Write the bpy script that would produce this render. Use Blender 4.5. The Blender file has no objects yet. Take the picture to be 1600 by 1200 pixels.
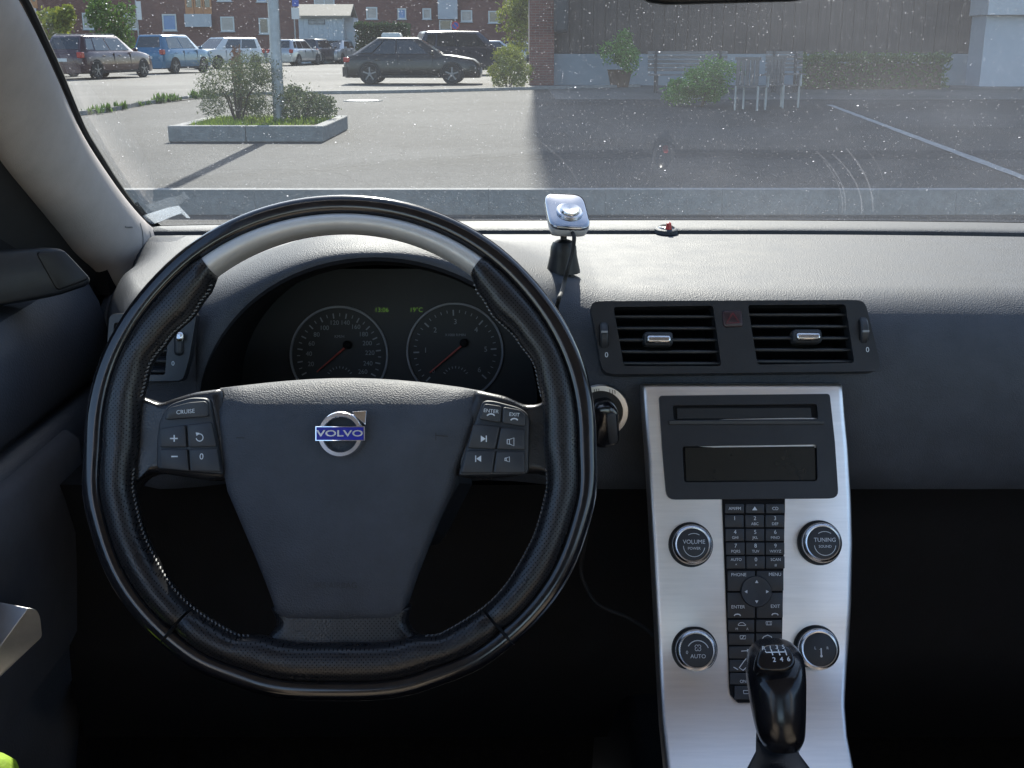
import bpy, math, random
from mathutils import Vector, Matrix, noise
random.seed(7)
R = math.radians
scene = bpy.context.scene
COL = scene.collection

# ------------------------------------------------------------------ camera
F = 1800.0                                   # focal length in pixels of the 1600 px wide photograph
PITCH = math.atan(530.0 / F)
CP, SP = math.cos(PITCH), math.sin(PITCH)
EYE = Vector((0, 0, 1.2))
cam_data = bpy.data.cameras.new('camera')
cam_data.sensor_fit = 'HORIZONTAL'
cam_data.sensor_width = 36.0
cam_data.lens = 36.0 * F / 1600.0
cam_data.clip_start = 0.02
cam_data.clip_end = 2000
cam = bpy.data.objects.new('camera', cam_data)
cam.location = EYE
cam.rotation_euler = (math.pi / 2 - PITCH, 0, 0)
COL.objects.link(cam)
scene.camera = cam

# ------------------------------------------------------------------ sky and sun
SUN_EL, SUN_AZ = 36.0, -2.3                  # azimuth from the car's forward direction, positive to the right
world = bpy.data.worlds.new('World')
scene.world = world
world.use_nodes = True
wn = world.node_tree
bg = wn.nodes['Background']
sky = wn.nodes.new('ShaderNodeTexSky')
sky.sky_type = 'NISHITA'
sky.sun_disc = False
sky.sun_elevation = R(SUN_EL)
sky.sun_rotation = R(SUN_AZ)
wn.links.new(sky.outputs[0], bg.inputs[0])
bg.inputs[1].default_value = 0.15
sun_data = bpy.data.lights.new('sun', 'SUN')
sun_data.energy = 4.5
sun_data.angle = R(0.42)
sun_data.color = (1.0, 0.935, 0.85)
sun = bpy.data.objects.new('sun', sun_data)
_d = Vector((math.sin(R(SUN_AZ)) * math.cos(R(SUN_EL)), math.cos(R(SUN_AZ)) * math.cos(R(SUN_EL)), math.sin(R(SUN_EL))))
sun.rotation_euler = _d.to_track_quat('Z', 'Y').to_euler()
sun.location = (0, 40, 60)
COL.objects.link(sun)

scene.render.engine = 'CYCLES'
scene.view_settings.view_transform = 'Standard'
scene.view_settings.look = 'None'
scene.view_settings.exposure = 1.42
scene.view_settings.gamma = 1.0
scene.view_settings.use_curve_mapping = False
cy = scene.cycles
cy.use_denoising = True
try:
    cy.denoiser = 'OPENIMAGEDENOISE'
    cy.denoising_input_passes = 'RGB_ALBEDO_NORMAL'
except Exception:
    pass
cy.max_bounces = 8
cy.diffuse_bounces = 4
cy.glossy_bounces = 4
cy.transparent_max_bounces = 24
cy.sample_clamp_indirect = 6.0
cy.caustics_reflective = False
cy.caustics_refractive = False

# ------------------------------------------------------------------ rays through the photograph
def ray(u, v):
    dx, dy = (u - 800.0) / F, (600.0 - v) / F
    return Vector((dx, CP + SP * dy, -SP + CP * dy))
def pt_t(u, v, t): return EYE + ray(u, v) * t
def pt_y(u, v, y):
    d = ray(u, v); return EYE + d * (y / d.y)
def pt_z(u, v, z):
    d = ray(u, v); return EYE + d * ((z - EYE.z) / d.z)
def pt_x(u, v, x):
    d = ray(u, v); return EYE + d * (x / d.x)
def pt_plane(u, v, o, n):
    d = ray(u, v); return EYE + d * ((o - EYE).dot(n) / d.dot(n))

# ------------------------------------------------------------------ object helpers
ORG = {}
def root(name, label, cat, loc=(0, 0, 0), rotz=0.0, group=None, kind=None, local=False):
    o = bpy.data.objects.new(name, None)
    COL.objects.link(o)
    o.location = loc
    o.rotation_euler = (0, 0, rotz)
    o.empty_display_size = 0.05
    if label: o['label'] = label
    if cat: o['category'] = cat
    if group: o['group'] = group
    if kind: o['kind'] = kind
    ORG[o.name] = Vector((0, 0, 0)) if local else Vector(loc)
    return o
def join(*geos):
    V, Fc = [], []
    for g in geos:
        b = len(V)
        V += [Vector(p) for p in g[0]]
        Fc += [tuple(i + b for i in f) for f in g[1]]
    return V, Fc
def obj(name, geo, mat, parent=None, smooth=True, angle=38, bevel=0.0, seg=2, label=None, cat=None, group=None, kind=None, subsurf=0):
    V, Fc = geo
    org = ORG.get(parent.name, Vector((0, 0, 0))) if parent else Vector((0, 0, 0))
    me = bpy.data.meshes.new(name)
    me.from_pydata([tuple(Vector(p) - org) for p in V], [], [tuple(f) for f in Fc])
    me.validate(); me.update()
    if smooth:
        me.polygons.foreach_set('use_smooth', [True] * len(me.polygons))
        if angle < 180: me.set_sharp_from_angle(angle=R(angle))
    me.materials.append(mat)
    o = bpy.data.objects.new(name, me)
    COL.objects.link(o)
    if parent:
        o.parent = parent
        ORG[o.name] = org
    if bevel > 0:
        m = o.modifiers.new('bevel', 'BEVEL'); m.width = bevel; m.segments = seg; m.limit_method = 'ANGLE'; m.angle_limit = R(40)
    if subsurf:
        m = o.modifiers.new('sub', 'SUBSURF'); m.levels = subsurf; m.render_levels = subsurf
    if label: o['label'] = label
    if cat: o['category'] = cat
    if group: o['group'] = group
    if kind: o['kind'] = kind
    return o
def place(name, me_obj, parent, loc, rot=(0, 0, 0), scale=(1, 1, 1)):
    c = me_obj.copy(); COL.objects.link(c); c.name = name; c.parent = parent
    c.location = loc; c.rotation_euler = rot; c.scale = scale
    return c
def copy_tree(o, parent=None):
    c = o.copy(); COL.objects.link(c); c.parent = parent
    ORG[c.name] = ORG.get(o.name, Vector((0, 0, 0)))
    for ch in list(o.children): copy_tree(ch, c)
    return c

# ------------------------------------------------------------------ geometry helpers
def box(c, s, ex=Vector((1, 0, 0)), ey=Vector((0, 1, 0)), ez=Vector((0, 0, 1))):
    c = Vector(c); V = []
    for k in (-1, 1):
        for j, i in ((-1, -1), (-1, 1), (1, 1), (1, -1)):
            V.append(c + ex * (i * s[0] / 2) + ey * (j * s[1] / 2) + ez * (k * s[2] / 2))
    return V, [(3, 2, 1, 0), (4, 5, 6, 7), (0, 1, 5, 4), (1, 2, 6, 5), (2, 3, 7, 6), (3, 0, 4, 7)]
def box2(a, b):
    a, b = Vector(a), Vector(b)
    return box((a + b) / 2, [abs(b[i] - a[i]) for i in range(3)])
def prism(bottom, top):
    n = len(bottom)
    V = [Vector(p) for p in bottom] + [Vector(p) for p in top]
    return V, [tuple(range(n - 1, -1, -1)), tuple(range(n, 2 * n))] + [(i, (i + 1) % n, n + (i + 1) % n, n + i) for i in range(n)]
def loft(rings, closed=True, caps=(True, True)):
    n = len(rings[0]); V = [Vector(p) for r in rings for p in r]; Fc = []
    m = n if closed else n - 1
    for k in range(len(rings) - 1):
        for i in range(m):
            j = (i + 1) % n
            Fc.append((k * n + i, k * n + j, (k + 1) * n + j, (k + 1) * n + i))
    if closed and caps[0]: Fc.append(tuple(range(n - 1, -1, -1)))
    if closed and caps[1]: Fc.append(tuple((len(rings) - 1) * n + i for i in range(n)))
    return V, Fc
def catmull(pts, sub=6, closed=False):
    pts = [Vector(p) for p in pts]; n = len(pts); out = []
    rng = n if closed else n - 1
    for i in range(rng):
        if closed: p0, p1, p2, p3 = pts[i - 1], pts[i], pts[(i + 1) % n], pts[(i + 2) % n]
        else: p0, p1, p2, p3 = pts[max(i - 1, 0)], pts[i], pts[i + 1], pts[min(i + 2, n - 1)]
        for k in range(sub):
            t = k / sub
            out.append(0.5 * ((2 * p1) + (p2 - p0) * t + (2 * p0 - 5 * p1 + 4 * p2 - p3) * t * t + (3 * p1 - p0 - 3 * p2 + p3) * t ** 3))
    if not closed: out.append(pts[-1])
    return out
def tube(path, r, seg=8, caps=True, sq=None):
    path = [Vector(p) for p in path]; rings = []; up = None
    for i, p in enumerate(path):
        d = (path[min(i + 1, len(path) - 1)] - path[max(i - 1, 0)]).normalized()
        if up is None:
            up = Vector((0, 0, 1)) if abs(d.z) < 0.9 else Vector((1, 0, 0))
        a = d.cross(up).normalized(); b = a.cross(d).normalized(); up = b
        rr = r[i] if isinstance(r, (list, tuple)) else r
        rings.append([p + (a * math.cos(2 * math.pi * k / seg) + b * math.sin(2 * math.pi * k / seg)) * rr for k in range(seg)])
    return loft(rings, True, (caps, caps))
def lathe(prof, o, ex, ey, n, seg=32, caps=(False, False)):
    """prof: (radius, height) pairs around axis n through o"""
    rings = [[o + ex * (r * math.cos(2 * math.pi * k / seg)) + ey * (r * math.sin(2 * math.pi * k / seg)) + n * h for k in range(seg)] for r, h in prof]
    return loft(rings, True, caps)
def round_poly(pts, rad, seg=4):
    out = []; n = len(pts)
    for i in range(n):
        p = Vector((pts[i][0], pts[i][1], 0)); a = Vector((pts[i - 1][0], pts[i - 1][1], 0)); b = Vector((pts[(i + 1) % n][0], pts[(i + 1) % n][1], 0))
        r = rad[i] if isinstance(rad, (list, tuple)) else rad
        if r <= 0: out.append((p.x, p.y)); continue
        da, db = (a - p), (b - p)
        la = min(r, da.length * 0.49); lb = min(r, db.length * 0.49)
        s, e = p + da.normalized() * la, p + db.normalized() * lb
        for k in range(seg + 1):
            t = k / seg
            q = s * (1 - t) ** 2 + p * 2 * t * (1 - t) + e * t * t
            out.append((q.x, q.y))
    return out
def frame_of(S, u, v, d=4):
    ex = (S(u + d, v) - S(u - d, v)).normalized()
    ey = (S(u, v - d) - S(u, v + d)).normalized()
    n = ex.cross(ey).normalized(); ey = n.cross(ex).normalized()
    return S(u, v), ex, ey, n
def px_size(S, u, v): return (S(u + 1, v) - S(u - 1, v)).length / 2
def plate(S, poly, h0, h1, n=None):
    """a slab over a pixel polygon traced on the surface S, from height h0 to h1 along the surface normal"""
    cu = sum(p[0] for p in poly) / len(poly); cv = sum(p[1] for p in poly) / len(poly)
    if n is None: n = frame_of(S, cu, cv)[3]
    P = [S(*p) for p in poly]
    P.reverse()
    return prism([p + n * h0 for p in P], [p + n * h1 for p in P])
def bevel_plate(S, poly, h0, h1, e):
    """slab with a chamfered top edge; poly convex-ish"""
    cu = sum(p[0] for p in poly) / len(poly); cv = sum(p[1] for p in poly) / len(poly)
    n = frame_of(S, cu, cv)[3]
    P = [S(*p) for p in poly]; P.reverse()
    c = sum(P, Vector()) / len(P)
    m = sum((p - c).length for p in P) / len(P)
    def sc(k): return [c + (p - c) * k for p in P]
    return loft([[p + n * h0 for p in P], [p + n * (h1 - e) for p in P], [p + n * (h1 - e * .3) for p in sc(1 - .35 * e / m)], [p + n * h1 for p in sc(1 - 1.1 * e / m)]])
def circ_px(u, v, r, n=24, a0=0, a1=360, ry=None):
    ry = ry or r
    return [(u + r * math.cos(R(a0 + (a1 - a0) * k / n)), v - ry * math.sin(R(a0 + (a1 - a0) * k / n))) for k in range(n if a1 - a0 == 360 else n + 1)]

FONT_CACHE = {}
def text_mesh(s, bold=0.0):
    key = (s, bold)
    if key not in FONT_CACHE:
        cu = bpy.data.curves.new('lettering', 'FONT'); cu.body = s; cu.size = 1.0; cu.align_x = 'CENTER'; cu.align_y = 'CENTER'
        cu.resolution_u = 3; cu.offset = bold
        t = bpy.data.objects.new('lettering', cu); COL.objects.link(t)
        bpy.context.view_layer.update()
        me = bpy.data.meshes.new_from_object(t)
        V = [v.co.copy() for v in me.vertices]; Fc = [tuple(p.vertices) for p in me.polygons]
        bpy.data.objects.remove(t); bpy.data.curves.remove(cu); bpy.data.meshes.remove(me)
        FONT_CACHE[key] = (V, Fc)
    return FONT_CACHE[key]
def text_geo(s, o, ex, ey, n, cap, lift=0.0006, sx=1.0, bold=0.0, rot=0.0):
    V, Fc = text_mesh(s, bold)
    k = cap / 0.70
    c, si = math.cos(rot), math.sin(rot)
    out = []
    for p in V:
        x, y = p.x * k * sx, p.y * k
        out.append(o + ex * (x * c - y * si) + ey * (x * si + y * c) + n * lift)
    return out, Fc
def text_on(S, s, u, v, cap_px, lift=0.0006, sx=1.0, bold=0.0, rot=0.0):
    o, ex, ey, n = frame_of(S, u, v)
    return text_geo(s, o, ex, ey, n, cap_px * px_size(S, u, v), lift, sx, bold, rot)
def stroke(S, pts, w_px, lift=0.0006):
    """a printed line: flat ribbon along pixel points on the surface"""
    V, Fc = [], []
    cu, cv = pts[len(pts) // 2]; n = frame_of(S, cu, cv)[3]
    for i, (u, v) in enumerate(pts):
        a = pts[max(i - 1, 0)]; b = pts[min(i + 1, len(pts) - 1)]
        dx, dy = b[0] - a[0], b[1] - a[1]; l = math.hypot(dx, dy) or 1
        nx, ny = -dy / l * w_px / 2, dx / l * w_px / 2
        V += [S(u + nx, v + ny) + n * lift, S(u - nx, v - ny) + n * lift]
    for i in range(len(pts) - 1): Fc.append((2 * i, 2 * i + 1, 2 * i + 3, 2 * i + 2))
    return V, Fc
def decal(S, poly, lift=0.0006):
    cu = sum(p[0] for p in poly) / len(poly); cv = sum(p[1] for p in poly) / len(poly)
    n = frame_of(S, cu, cv)[3]
    return [S(*p) + n * lift for p in poly], [tuple(range(len(poly)))[::-1]]

# ------------------------------------------------------------------ materials
def new_mat(name):
    m = bpy.data.materials.new(name); m.use_nodes = True
    nt = m.node_tree
    return m, nt, nt.nodes['Principled BSDF'], nt.nodes['Material Output']
def nd(nt, t, **kw):
    n = nt.nodes.new(t)
    for k, v in kw.items():
        if k.startswith('i_'):
            key = k[2:]; key = int(key) if key.isdigit() else key.replace('_', ' ')
            n.inputs[key].default_value = v
        else: setattr(n, k, v)
    return n
def mat(name, col, rough=0.5, metal=0.0, spec=0.5, var=0.0, vscale=8.0, bump=None, coat=0.0, emit=None, rvar=0.0, col2=None, coat_rough=0.05, vdetail=4.0, stretch=None):
    m, nt, b, out = new_mat(name)
    b.inputs['Roughness'].default_value = rough
    b.inputs['Metallic'].default_value = metal
    b.inputs['Specular IOR Level'].default_value = spec
    b.inputs['Coat Weight'].default_value = coat
    b.inputs['Coat Roughness'].default_value = coat_rough
    c = (*col, 1)
    b.inputs['Base Color'].default_value = c
    tc = nd(nt, 'ShaderNodeTexCoord')
    src = tc.outputs['Object']
    if stretch:
        mp = nd(nt, 'ShaderNodeMapping'); mp.inputs['Scale'].default_value = stretch
        nt.links.new(src, mp.inputs[0]); src = mp.outputs[0]
    if var > 0 or col2:
        nz = nd(nt, 'ShaderNodeTexNoise', i_Scale=vscale, i_Detail=vdetail, i_Roughness=0.65)
        nt.links.new(src, nz.inputs['Vector'])
        rp = nd(nt, 'ShaderNodeValToRGB')
        rp.color_ramp.elements[0].position = 0.3; rp.color_ramp.elements[1].position = 0.72
        lo = [x * (1 - var) for x in col]; hi = [min(1, x * (1 + var)) for x in (col2 or col)]
        rp.color_ramp.elements[0].color = (*lo, 1); rp.color_ramp.elements[1].color = (*hi, 1)
        nt.links.new(nz.outputs[0], rp.inputs[0]); nt.links.new(rp.outputs[0], b.inputs['Base Color'])
        if rvar:
            mr = nd(nt, 'ShaderNodeMapRange'); mr.inputs[3].default_value = max(0.02, rough - rvar); mr.inputs[4].default_value = min(1, rough + rvar)
            mr.inputs[1].default_value = .3; mr.inputs[2].default_value = .7
            nt.links.new(nz.outputs[0], mr.inputs[0]); nt.links.new(mr.outputs[0], b.inputs['Roughness'])
    if bump:
        sc, st, dist = bump[:3]
        kind = bump[3] if len(bump) > 3 else 'noise'
        if kind == 'voronoi':
            t = nd(nt, 'ShaderNodeTexVoronoi', i_Scale=sc); o = t.outputs['Distance']
        else:
            t = nd(nt, 'ShaderNodeTexNoise', i_Scale=sc, i_Detail=3.0); o = t.outputs[0]
        nt.links.new(src, t.inputs['Vector'])
        bp = nd(nt, 'ShaderNodeBump', i_Strength=st, i_Distance=dist)
        nt.links.new(o, bp.inputs['Height']); nt.links.new(bp.outputs[0], b.inputs['Normal'])
    if emit:
        b.inputs['Emission Color'].default_value = (*emit[0], 1); b.inputs['Emission Strength'].default_value = emit[1]
    return m

M = {}
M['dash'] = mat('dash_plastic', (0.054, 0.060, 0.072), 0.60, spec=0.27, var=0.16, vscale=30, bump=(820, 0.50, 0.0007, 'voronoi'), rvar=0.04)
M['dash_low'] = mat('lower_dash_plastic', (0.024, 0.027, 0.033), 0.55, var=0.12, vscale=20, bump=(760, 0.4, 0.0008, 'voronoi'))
M['black'] = mat('black_plastic', (0.010, 0.011, 0.013), 0.45, var=0.2, vscale=40, bump=(900, 0.15, 0.0004))
M['matte'] = mat('matte_black', (0.006, 0.006, 0.007), 0.8, spec=0.2, var=0.2, vscale=30)
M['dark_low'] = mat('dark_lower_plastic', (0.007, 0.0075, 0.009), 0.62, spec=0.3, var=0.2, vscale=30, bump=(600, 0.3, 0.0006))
M['vent'] = mat('vent_plastic', (0.020, 0.022, 0.026), 0.38, var=0.15, vscale=50, bump=(900, 0.2, 0.0004))
M['button'] = mat('button_plastic', (0.027, 0.030, 0.036), 0.5, var=0.12, vscale=80, bump=(1200, 0.12, 0.0003))
M['gloss'] = mat('piano_black', (0.007, 0.007, 0.009), 0.17, var=0.3, vscale=60, coat=0.45, coat_rough=0.10, bump=(90, 0.03, 0.0006), rvar=0.05)
M['silver'] = mat('satin_aluminium', (0.86, 0.81, 0.77), 0.40, metal=1.0, var=0.05, vscale=300, bump=(900, 0.03, 0.0002), stretch=(0.06, 1, 1))
M['silver_trim'] = mat('satin_silver_trim', (0.62, 0.61, 0.60), 0.40, metal=0.75, var=0.06, vscale=90, bump=(700, 0.05, 0.0002))
M['chrome'] = mat('chrome', (0.90, 0.90, 0.92), 0.14, metal=1.0, var=0.04, vscale=80)
M['chrome_dull'] = mat('dull_chrome', (0.62, 0.62, 0.64), 0.25, metal=1.0, var=0.08, vscale=80)
M['knob_black'] = mat('worn_black_knob', (0.009, 0.009, 0.011), 0.19, var=0.3, vscale=60, bump=(300, 0.05, 0.0004), rvar=0.06)
M['insert'] = mat('satin_silver_paint', (0.52, 0.51, 0.50), 0.42, metal=0.3, var=0.06, vscale=90, bump=(700, 0.05, 0.0002))
M['ring_metal'] = mat('ring_aluminium', (0.62, 0.62, 0.63), 0.34, metal=1.0, var=0.06, vscale=120)
M['print'] = mat('white_print', (0.62, 0.66, 0.70), 0.5, var=0.06, vscale=200)
M['print_dim'] = mat('grey_print', (0.25, 0.265, 0.28), 0.5, var=0.06, vscale=200)
M['blue'] = mat('blue_enamel', (0.012, 0.018, 0.30), 0.22, var=0.15, vscale=60, coat=0.5)
M['red'] = mat('red_plastic', (0.45, 0.02, 0.02), 0.3, spec=.5, var=0.15, vscale=60)
M['needle'] = mat('needle_red', (0.40, 0.06, 0.04), 0.5, var=0.1, vscale=90)
M['hazard'] = mat('hazard_red', (0.030, 0.014, 0.018), 0.35, var=0.2, vscale=90)
M['lcd'] = mat('display_glass', (0.016, 0.016, 0.013), 0.25, var=0.1, vscale=40)
M['green_lcd'] = mat('lit_segments', (0.02, 0.05, 0.01), 0.5, emit=((0.20, 0.42, 0.05), 0.10), var=0.1, vscale=90)
M['gauge_ring'] = mat('gauge_ring', (0.24, 0.25, 0.27), 0.45, var=0.1, vscale=40)
M['dial'] = mat('dial_face', (0.010, 0.012, 0.013), 0.55, var=0.1, vscale=40)
M['fabric'] = mat('pillar_fabric', (0.50, 0.455, 0.43), 0.92, spec=0.15, var=0.08, vscale=26, bump=(900, 0.5, 0.0006))
M['headliner'] = mat('headliner', (0.70, 0.65, 0.60), 0.95, spec=0.1, var=0.06, vscale=20, bump=(700, 0.4, 0.0006))
M['door'] = mat('door_plastic', (0.064, 0.069, 0.082), 0.55, var=0.1, vscale=14, bump=(420, 0.35, 0.0008, 'voronoi'))
M['door_pad'] = mat('door_pad_cloth', (0.095, 0.095, 0.105), 0.8, spec=0.25, var=0.1, vscale=30, bump=(800, 0.3, 0.0006))
M['rubber'] = mat('rubber', (0.012, 0.012, 0.012), 0.7, var=0.2, vscale=60)
M['seatcloth'] = mat('seat_cloth', (0.46, 0.39, 0.32), 0.9, spec=0.2, var=0.1, vscale=40, bump=(700, 0.4, 0.0006))
M['carpet'] = mat('carpet', (0.012, 0.012, 0.013), 0.95, spec=0.1, var=0.3, vscale=90, bump=(500, 0.6, 0.002))
M['hivis'] = mat('hi_vis_cloth', (0.24, 0.38, 0.01), 0.8, var=0.15, vscale=60, bump=(300, 0.5, 0.001))
M['white_plastic'] = mat('white_plastic', (0.55, 0.55, 0.55), 0.3, var=0.05, vscale=60)

def leather(name, perf):
    m, nt, b, out = new_mat(name)
    b.inputs['Base Color'].default_value = (0.014, 0.014, 0.016, 1)
    b.inputs['Roughness'].default_value = 0.36
    tc = nd(nt, 'ShaderNodeTexCoord')
    nz = nd(nt, 'ShaderNodeTexNoise', i_Scale=700.0, i_Detail=3.0)
    nt.links.new(tc.outputs['Object'], nz.inputs['Vector'])
    big = nd(nt, 'ShaderNodeTexNoise', i_Scale=45.0, i_Detail=4.0)
    nt.links.new(tc.outputs['Object'], big.inputs['Vector'])
    mr = nd(nt, 'ShaderNodeMapRange'); mr.inputs[1].default_value = .3; mr.inputs[2].default_value = .7; mr.inputs[3].default_value = .22; mr.inputs[4].default_value = .40
    nt.links.new(big.outputs[0], mr.inputs[0]); nt.links.new(mr.outputs[0], b.inputs['Roughness'])
    h = nz.outputs[0]
    if perf:
        mp = nd(nt, 'ShaderNodeMapping'); mp.inputs['Rotation'].default_value = (0, R(45), 0); mp.inputs['Scale'].default_value = (440, 440, 440)
        nt.links.new(tc.outputs['Object'], mp.inputs[0])
        sp = nd(nt, 'ShaderNodeSeparateXYZ'); nt.links.new(mp.outputs[0], sp.inputs[0])
        ds = []
        for ax in ('X', 'Z'):
            fr = nd(nt, 'ShaderNodeMath', operation='FRACT'); nt.links.new(sp.outputs[ax], fr.inputs[0])
            su = nd(nt, 'ShaderNodeMath', operation='SUBTRACT', i_1=0.5); nt.links.new(fr.outputs[0], su.inputs[0])
            pw = nd(nt, 'ShaderNodeMath', operation='POWER', i_1=2.0); nt.links.new(su.outputs[0], pw.inputs[0]); ds.append(pw)
        ad = nd(nt, 'ShaderNodeMath', operation='ADD'); nt.links.new(ds[0].outputs[0], ad.inputs[0]); nt.links.new(ds[1].outputs[0], ad.inputs[1])
        hole = nd(nt, 'ShaderNodeMapRange'); hole.inputs[1].default_value = 0.015; hole.inputs[2].default_value = 0.05
        nt.links.new(ad.outputs[0], hole.inputs[0])
        mx = nd(nt, 'ShaderNodeMix', data_type='RGBA'); mx.inputs[6].default_value = (0.004, 0.004, 0.004, 1); mx.inputs[7].default_value = (0.014, 0.014, 0.016, 1)
        nt.links.new(hole.outputs[0], mx.inputs[0]); nt.links.new(mx.outputs[2], b.inputs['Base Color'])
        sl = nd(nt, 'ShaderNodeMath', operation='MULTIPLY', i_1=0.5); nt.links.new(hole.outputs[0], sl.inputs[0]); nt.links.new(sl.outputs[0], b.inputs['Specular IOR Level'])
    bp = nd(nt, 'ShaderNodeBump', i_Strength=0.35, i_Distance=0.0006)
    nt.links.new(h, bp.inputs['Height']); nt.links.new(bp.outputs[0], b.inputs['Normal'])
    return m
M['leather'] = leather('smooth_leather', False)
M['perf'] = leather('perforated_leather', True)
M['thread'] = mat('thread', (0.16, 0.16, 0.16), 0.6, var=0.1, vscale=300)

def glass_dust_veil():
    m, nt, b, out = new_mat('dusty_windscreen_glass')
    nt.nodes.remove(b)
    tr = nd(nt, 'ShaderNodeBsdfTransparent'); tr.inputs[0].default_value = (0.765, 0.80, 0.79, 1)
    gl = nd(nt, 'ShaderNodeBsdfGlossy'); gl.inputs['Roughness'].default_value = 0.0
    fr = nd(nt, 'ShaderNodeFresnel', i_IOR=1.5)
    # the sheet is seen from inside: use an angle that ignores which side is hit
    lw = nd(nt, 'ShaderNodeLayerWeight', i_Blend=0.5)
    pw = nd(nt, 'ShaderNodeMath', operation='POWER', i_1=4.5); nt.links.new(lw.outputs['Facing'], pw.inputs[0])
    ma = nd(nt, 'ShaderNodeMath', operation='MULTIPLY_ADD', i_1=1.0, i_2=0.10); nt.links.new(pw.outputs[0], ma.inputs[0])
    mn = nd(nt, 'ShaderNodeMath', operation='MINIMUM', i_1=0.9); nt.links.new(ma.outputs[0], mn.inputs[0])
    mix1 = nd(nt, 'ShaderNodeMixShader'); nt.links.new(mn.outputs[0], mix1.inputs[0]); nt.links.new(tr.outputs[0], mix1.inputs[1]); nt.links.new(gl.outputs[0], mix1.inputs[2])
    tc = nd(nt, 'ShaderNodeTexCoord')
    co = tc.outputs['UV']
    # film of road dust, uneven
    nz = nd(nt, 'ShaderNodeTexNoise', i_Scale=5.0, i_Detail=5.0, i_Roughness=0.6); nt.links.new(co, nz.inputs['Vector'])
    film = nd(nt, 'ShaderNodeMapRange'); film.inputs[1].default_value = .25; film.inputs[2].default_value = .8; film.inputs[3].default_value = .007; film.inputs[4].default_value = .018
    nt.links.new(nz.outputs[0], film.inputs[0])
    # haze veil painted in: film thickened to the right, over the shaded half
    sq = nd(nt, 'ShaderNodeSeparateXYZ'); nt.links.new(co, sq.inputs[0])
    veil_gx = nd(nt, 'ShaderNodeMapRange', interpolation_type='SMOOTHSTEP'); veil_gx.inputs[1].default_value = -.10; veil_gx.inputs[2].default_value = .35; veil_gx.inputs[3].default_value = .75; veil_gx.inputs[4].default_value = 2.1
    nt.links.new(sq.outputs['X'], veil_gx.inputs[0])
    fm = nd(nt, 'ShaderNodeMath', operation='MULTIPLY'); nt.links.new(film.outputs[0], fm.inputs[0]); nt.links.new(veil_gx.outputs[0], fm.inputs[1])
    # specks
    total = fm.outputs[0]
    for sc, thr, amp in ((80, 0.058, 0.50), (190, 0.085, 0.30), (430, 0.18, 0.22)):
        vo = nd(nt, 'ShaderNodeTexVoronoi', i_Scale=float(sc)); nt.links.new(co, vo.inputs['Vector'])
        sx = nd(nt, 'ShaderNodeSeparateColor'); nt.links.new(vo.outputs['Color'], sx.inputs[0])
        pr = nd(nt, 'ShaderNodeMath', operation='POWER', i_1=2.5); nt.links.new(sx.outputs[0], pr.inputs[0])
        tm = nd(nt, 'ShaderNodeMath', operation='MULTIPLY', i_1=thr * 1.5); nt.links.new(pr.outputs[0], tm.inputs[0])
        lt = nd(nt, 'ShaderNodeMath', operation='LESS_THAN'); nt.links.new(vo.outputs['Distance'], lt.inputs[0]); nt.links.new(tm.outputs[0], lt.inputs[1])
        mu = nd(nt, 'ShaderNodeMath', operation='MULTIPLY'); nt.links.new(lt.outputs[0], mu.inputs[0])
        m2 = nd(nt, 'ShaderNodeMath', operation='MULTIPLY', i_1=amp); nt.links.new(sx.outputs[1], m2.inputs[0]); nt.links.new(m2.outputs[0], mu.inputs[1])
        ad = nd(nt, 'ShaderNodeMath', operation='ADD'); nt.links.new(total, ad.inputs[0]); nt.links.new(mu.outputs[0], ad.inputs[1]); total = ad.outputs[0]
    # thin pale arcs: wiper marks and one long faint line
    sp = nd(nt, 'ShaderNodeSeparateXYZ'); nt.links.new(co, sp.inputs[0])
    def arc(cx, cy_, rad, w, amp, x0, x1):
        a = nd(nt, 'ShaderNodeMath', operation='SUBTRACT', i_1=cx); nt.links.new(sp.outputs['X'], a.inputs[0])
        b2 = nd(nt, 'ShaderNodeMath', operation='SUBTRACT', i_1=cy_); nt.links.new(sp.outputs['Y'], b2.inputs[0])
        h = nd(nt, 'ShaderNodeVectorMath', operation='LENGTH'); cb = nd(nt, 'ShaderNodeCombineXYZ')
        nt.links.new(a.outputs[0], cb.inputs[0]); nt.links.new(b2.outputs[0], cb.inputs[1]); nt.links.new(cb.outputs[0], h.inputs[0])
        cpn = nd(nt, 'ShaderNodeMath', operation='COMPARE', i_1=rad, i_2=w); nt.links.new(h.outputs['Value'], cpn.inputs[0])
        g1 = nd(nt, 'ShaderNodeMath', operation='GREATER_THAN', i_1=x0); nt.links.new(sp.outputs['X'], g1.inputs[0])
        g2 = nd(nt, 'ShaderNodeMath', operation='LESS_THAN', i_1=x1); nt.links.new(sp.outputs['X'], g2.inputs[0])
        q = nd(nt, 'ShaderNodeMath', operation='MULTIPLY'); nt.links.new(cpn.outputs[0], q.inputs[0]); nt.links.new(g1.outputs[0], q.inputs[1])
        q2 = nd(nt, 'ShaderNodeMath', operation='MULTIPLY'); nt.links.new(q.outputs[0], q2.inputs[0]); nt.links.new(g2.outputs[0], q2.inputs[1])
        n2 = nd(nt, 'ShaderNodeTexNoise', i_Scale=60.0, i_Detail=3.0); nt.links.new(co, n2.inputs['Vector'])
        q3 = nd(nt, 'ShaderNodeMath', operation='MULTIPLY'); nt.links.new(q2.outputs[0], q3.inputs[0]); nt.links.new(n2.outputs[0], q3.inputs[1])
        q4 = nd(nt, 'ShaderNodeMath', operation='MULTIPLY', i_1=amp); nt.links.new(q3.outputs[0], q4.inputs[0])
        return q4.outputs[0]
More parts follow.
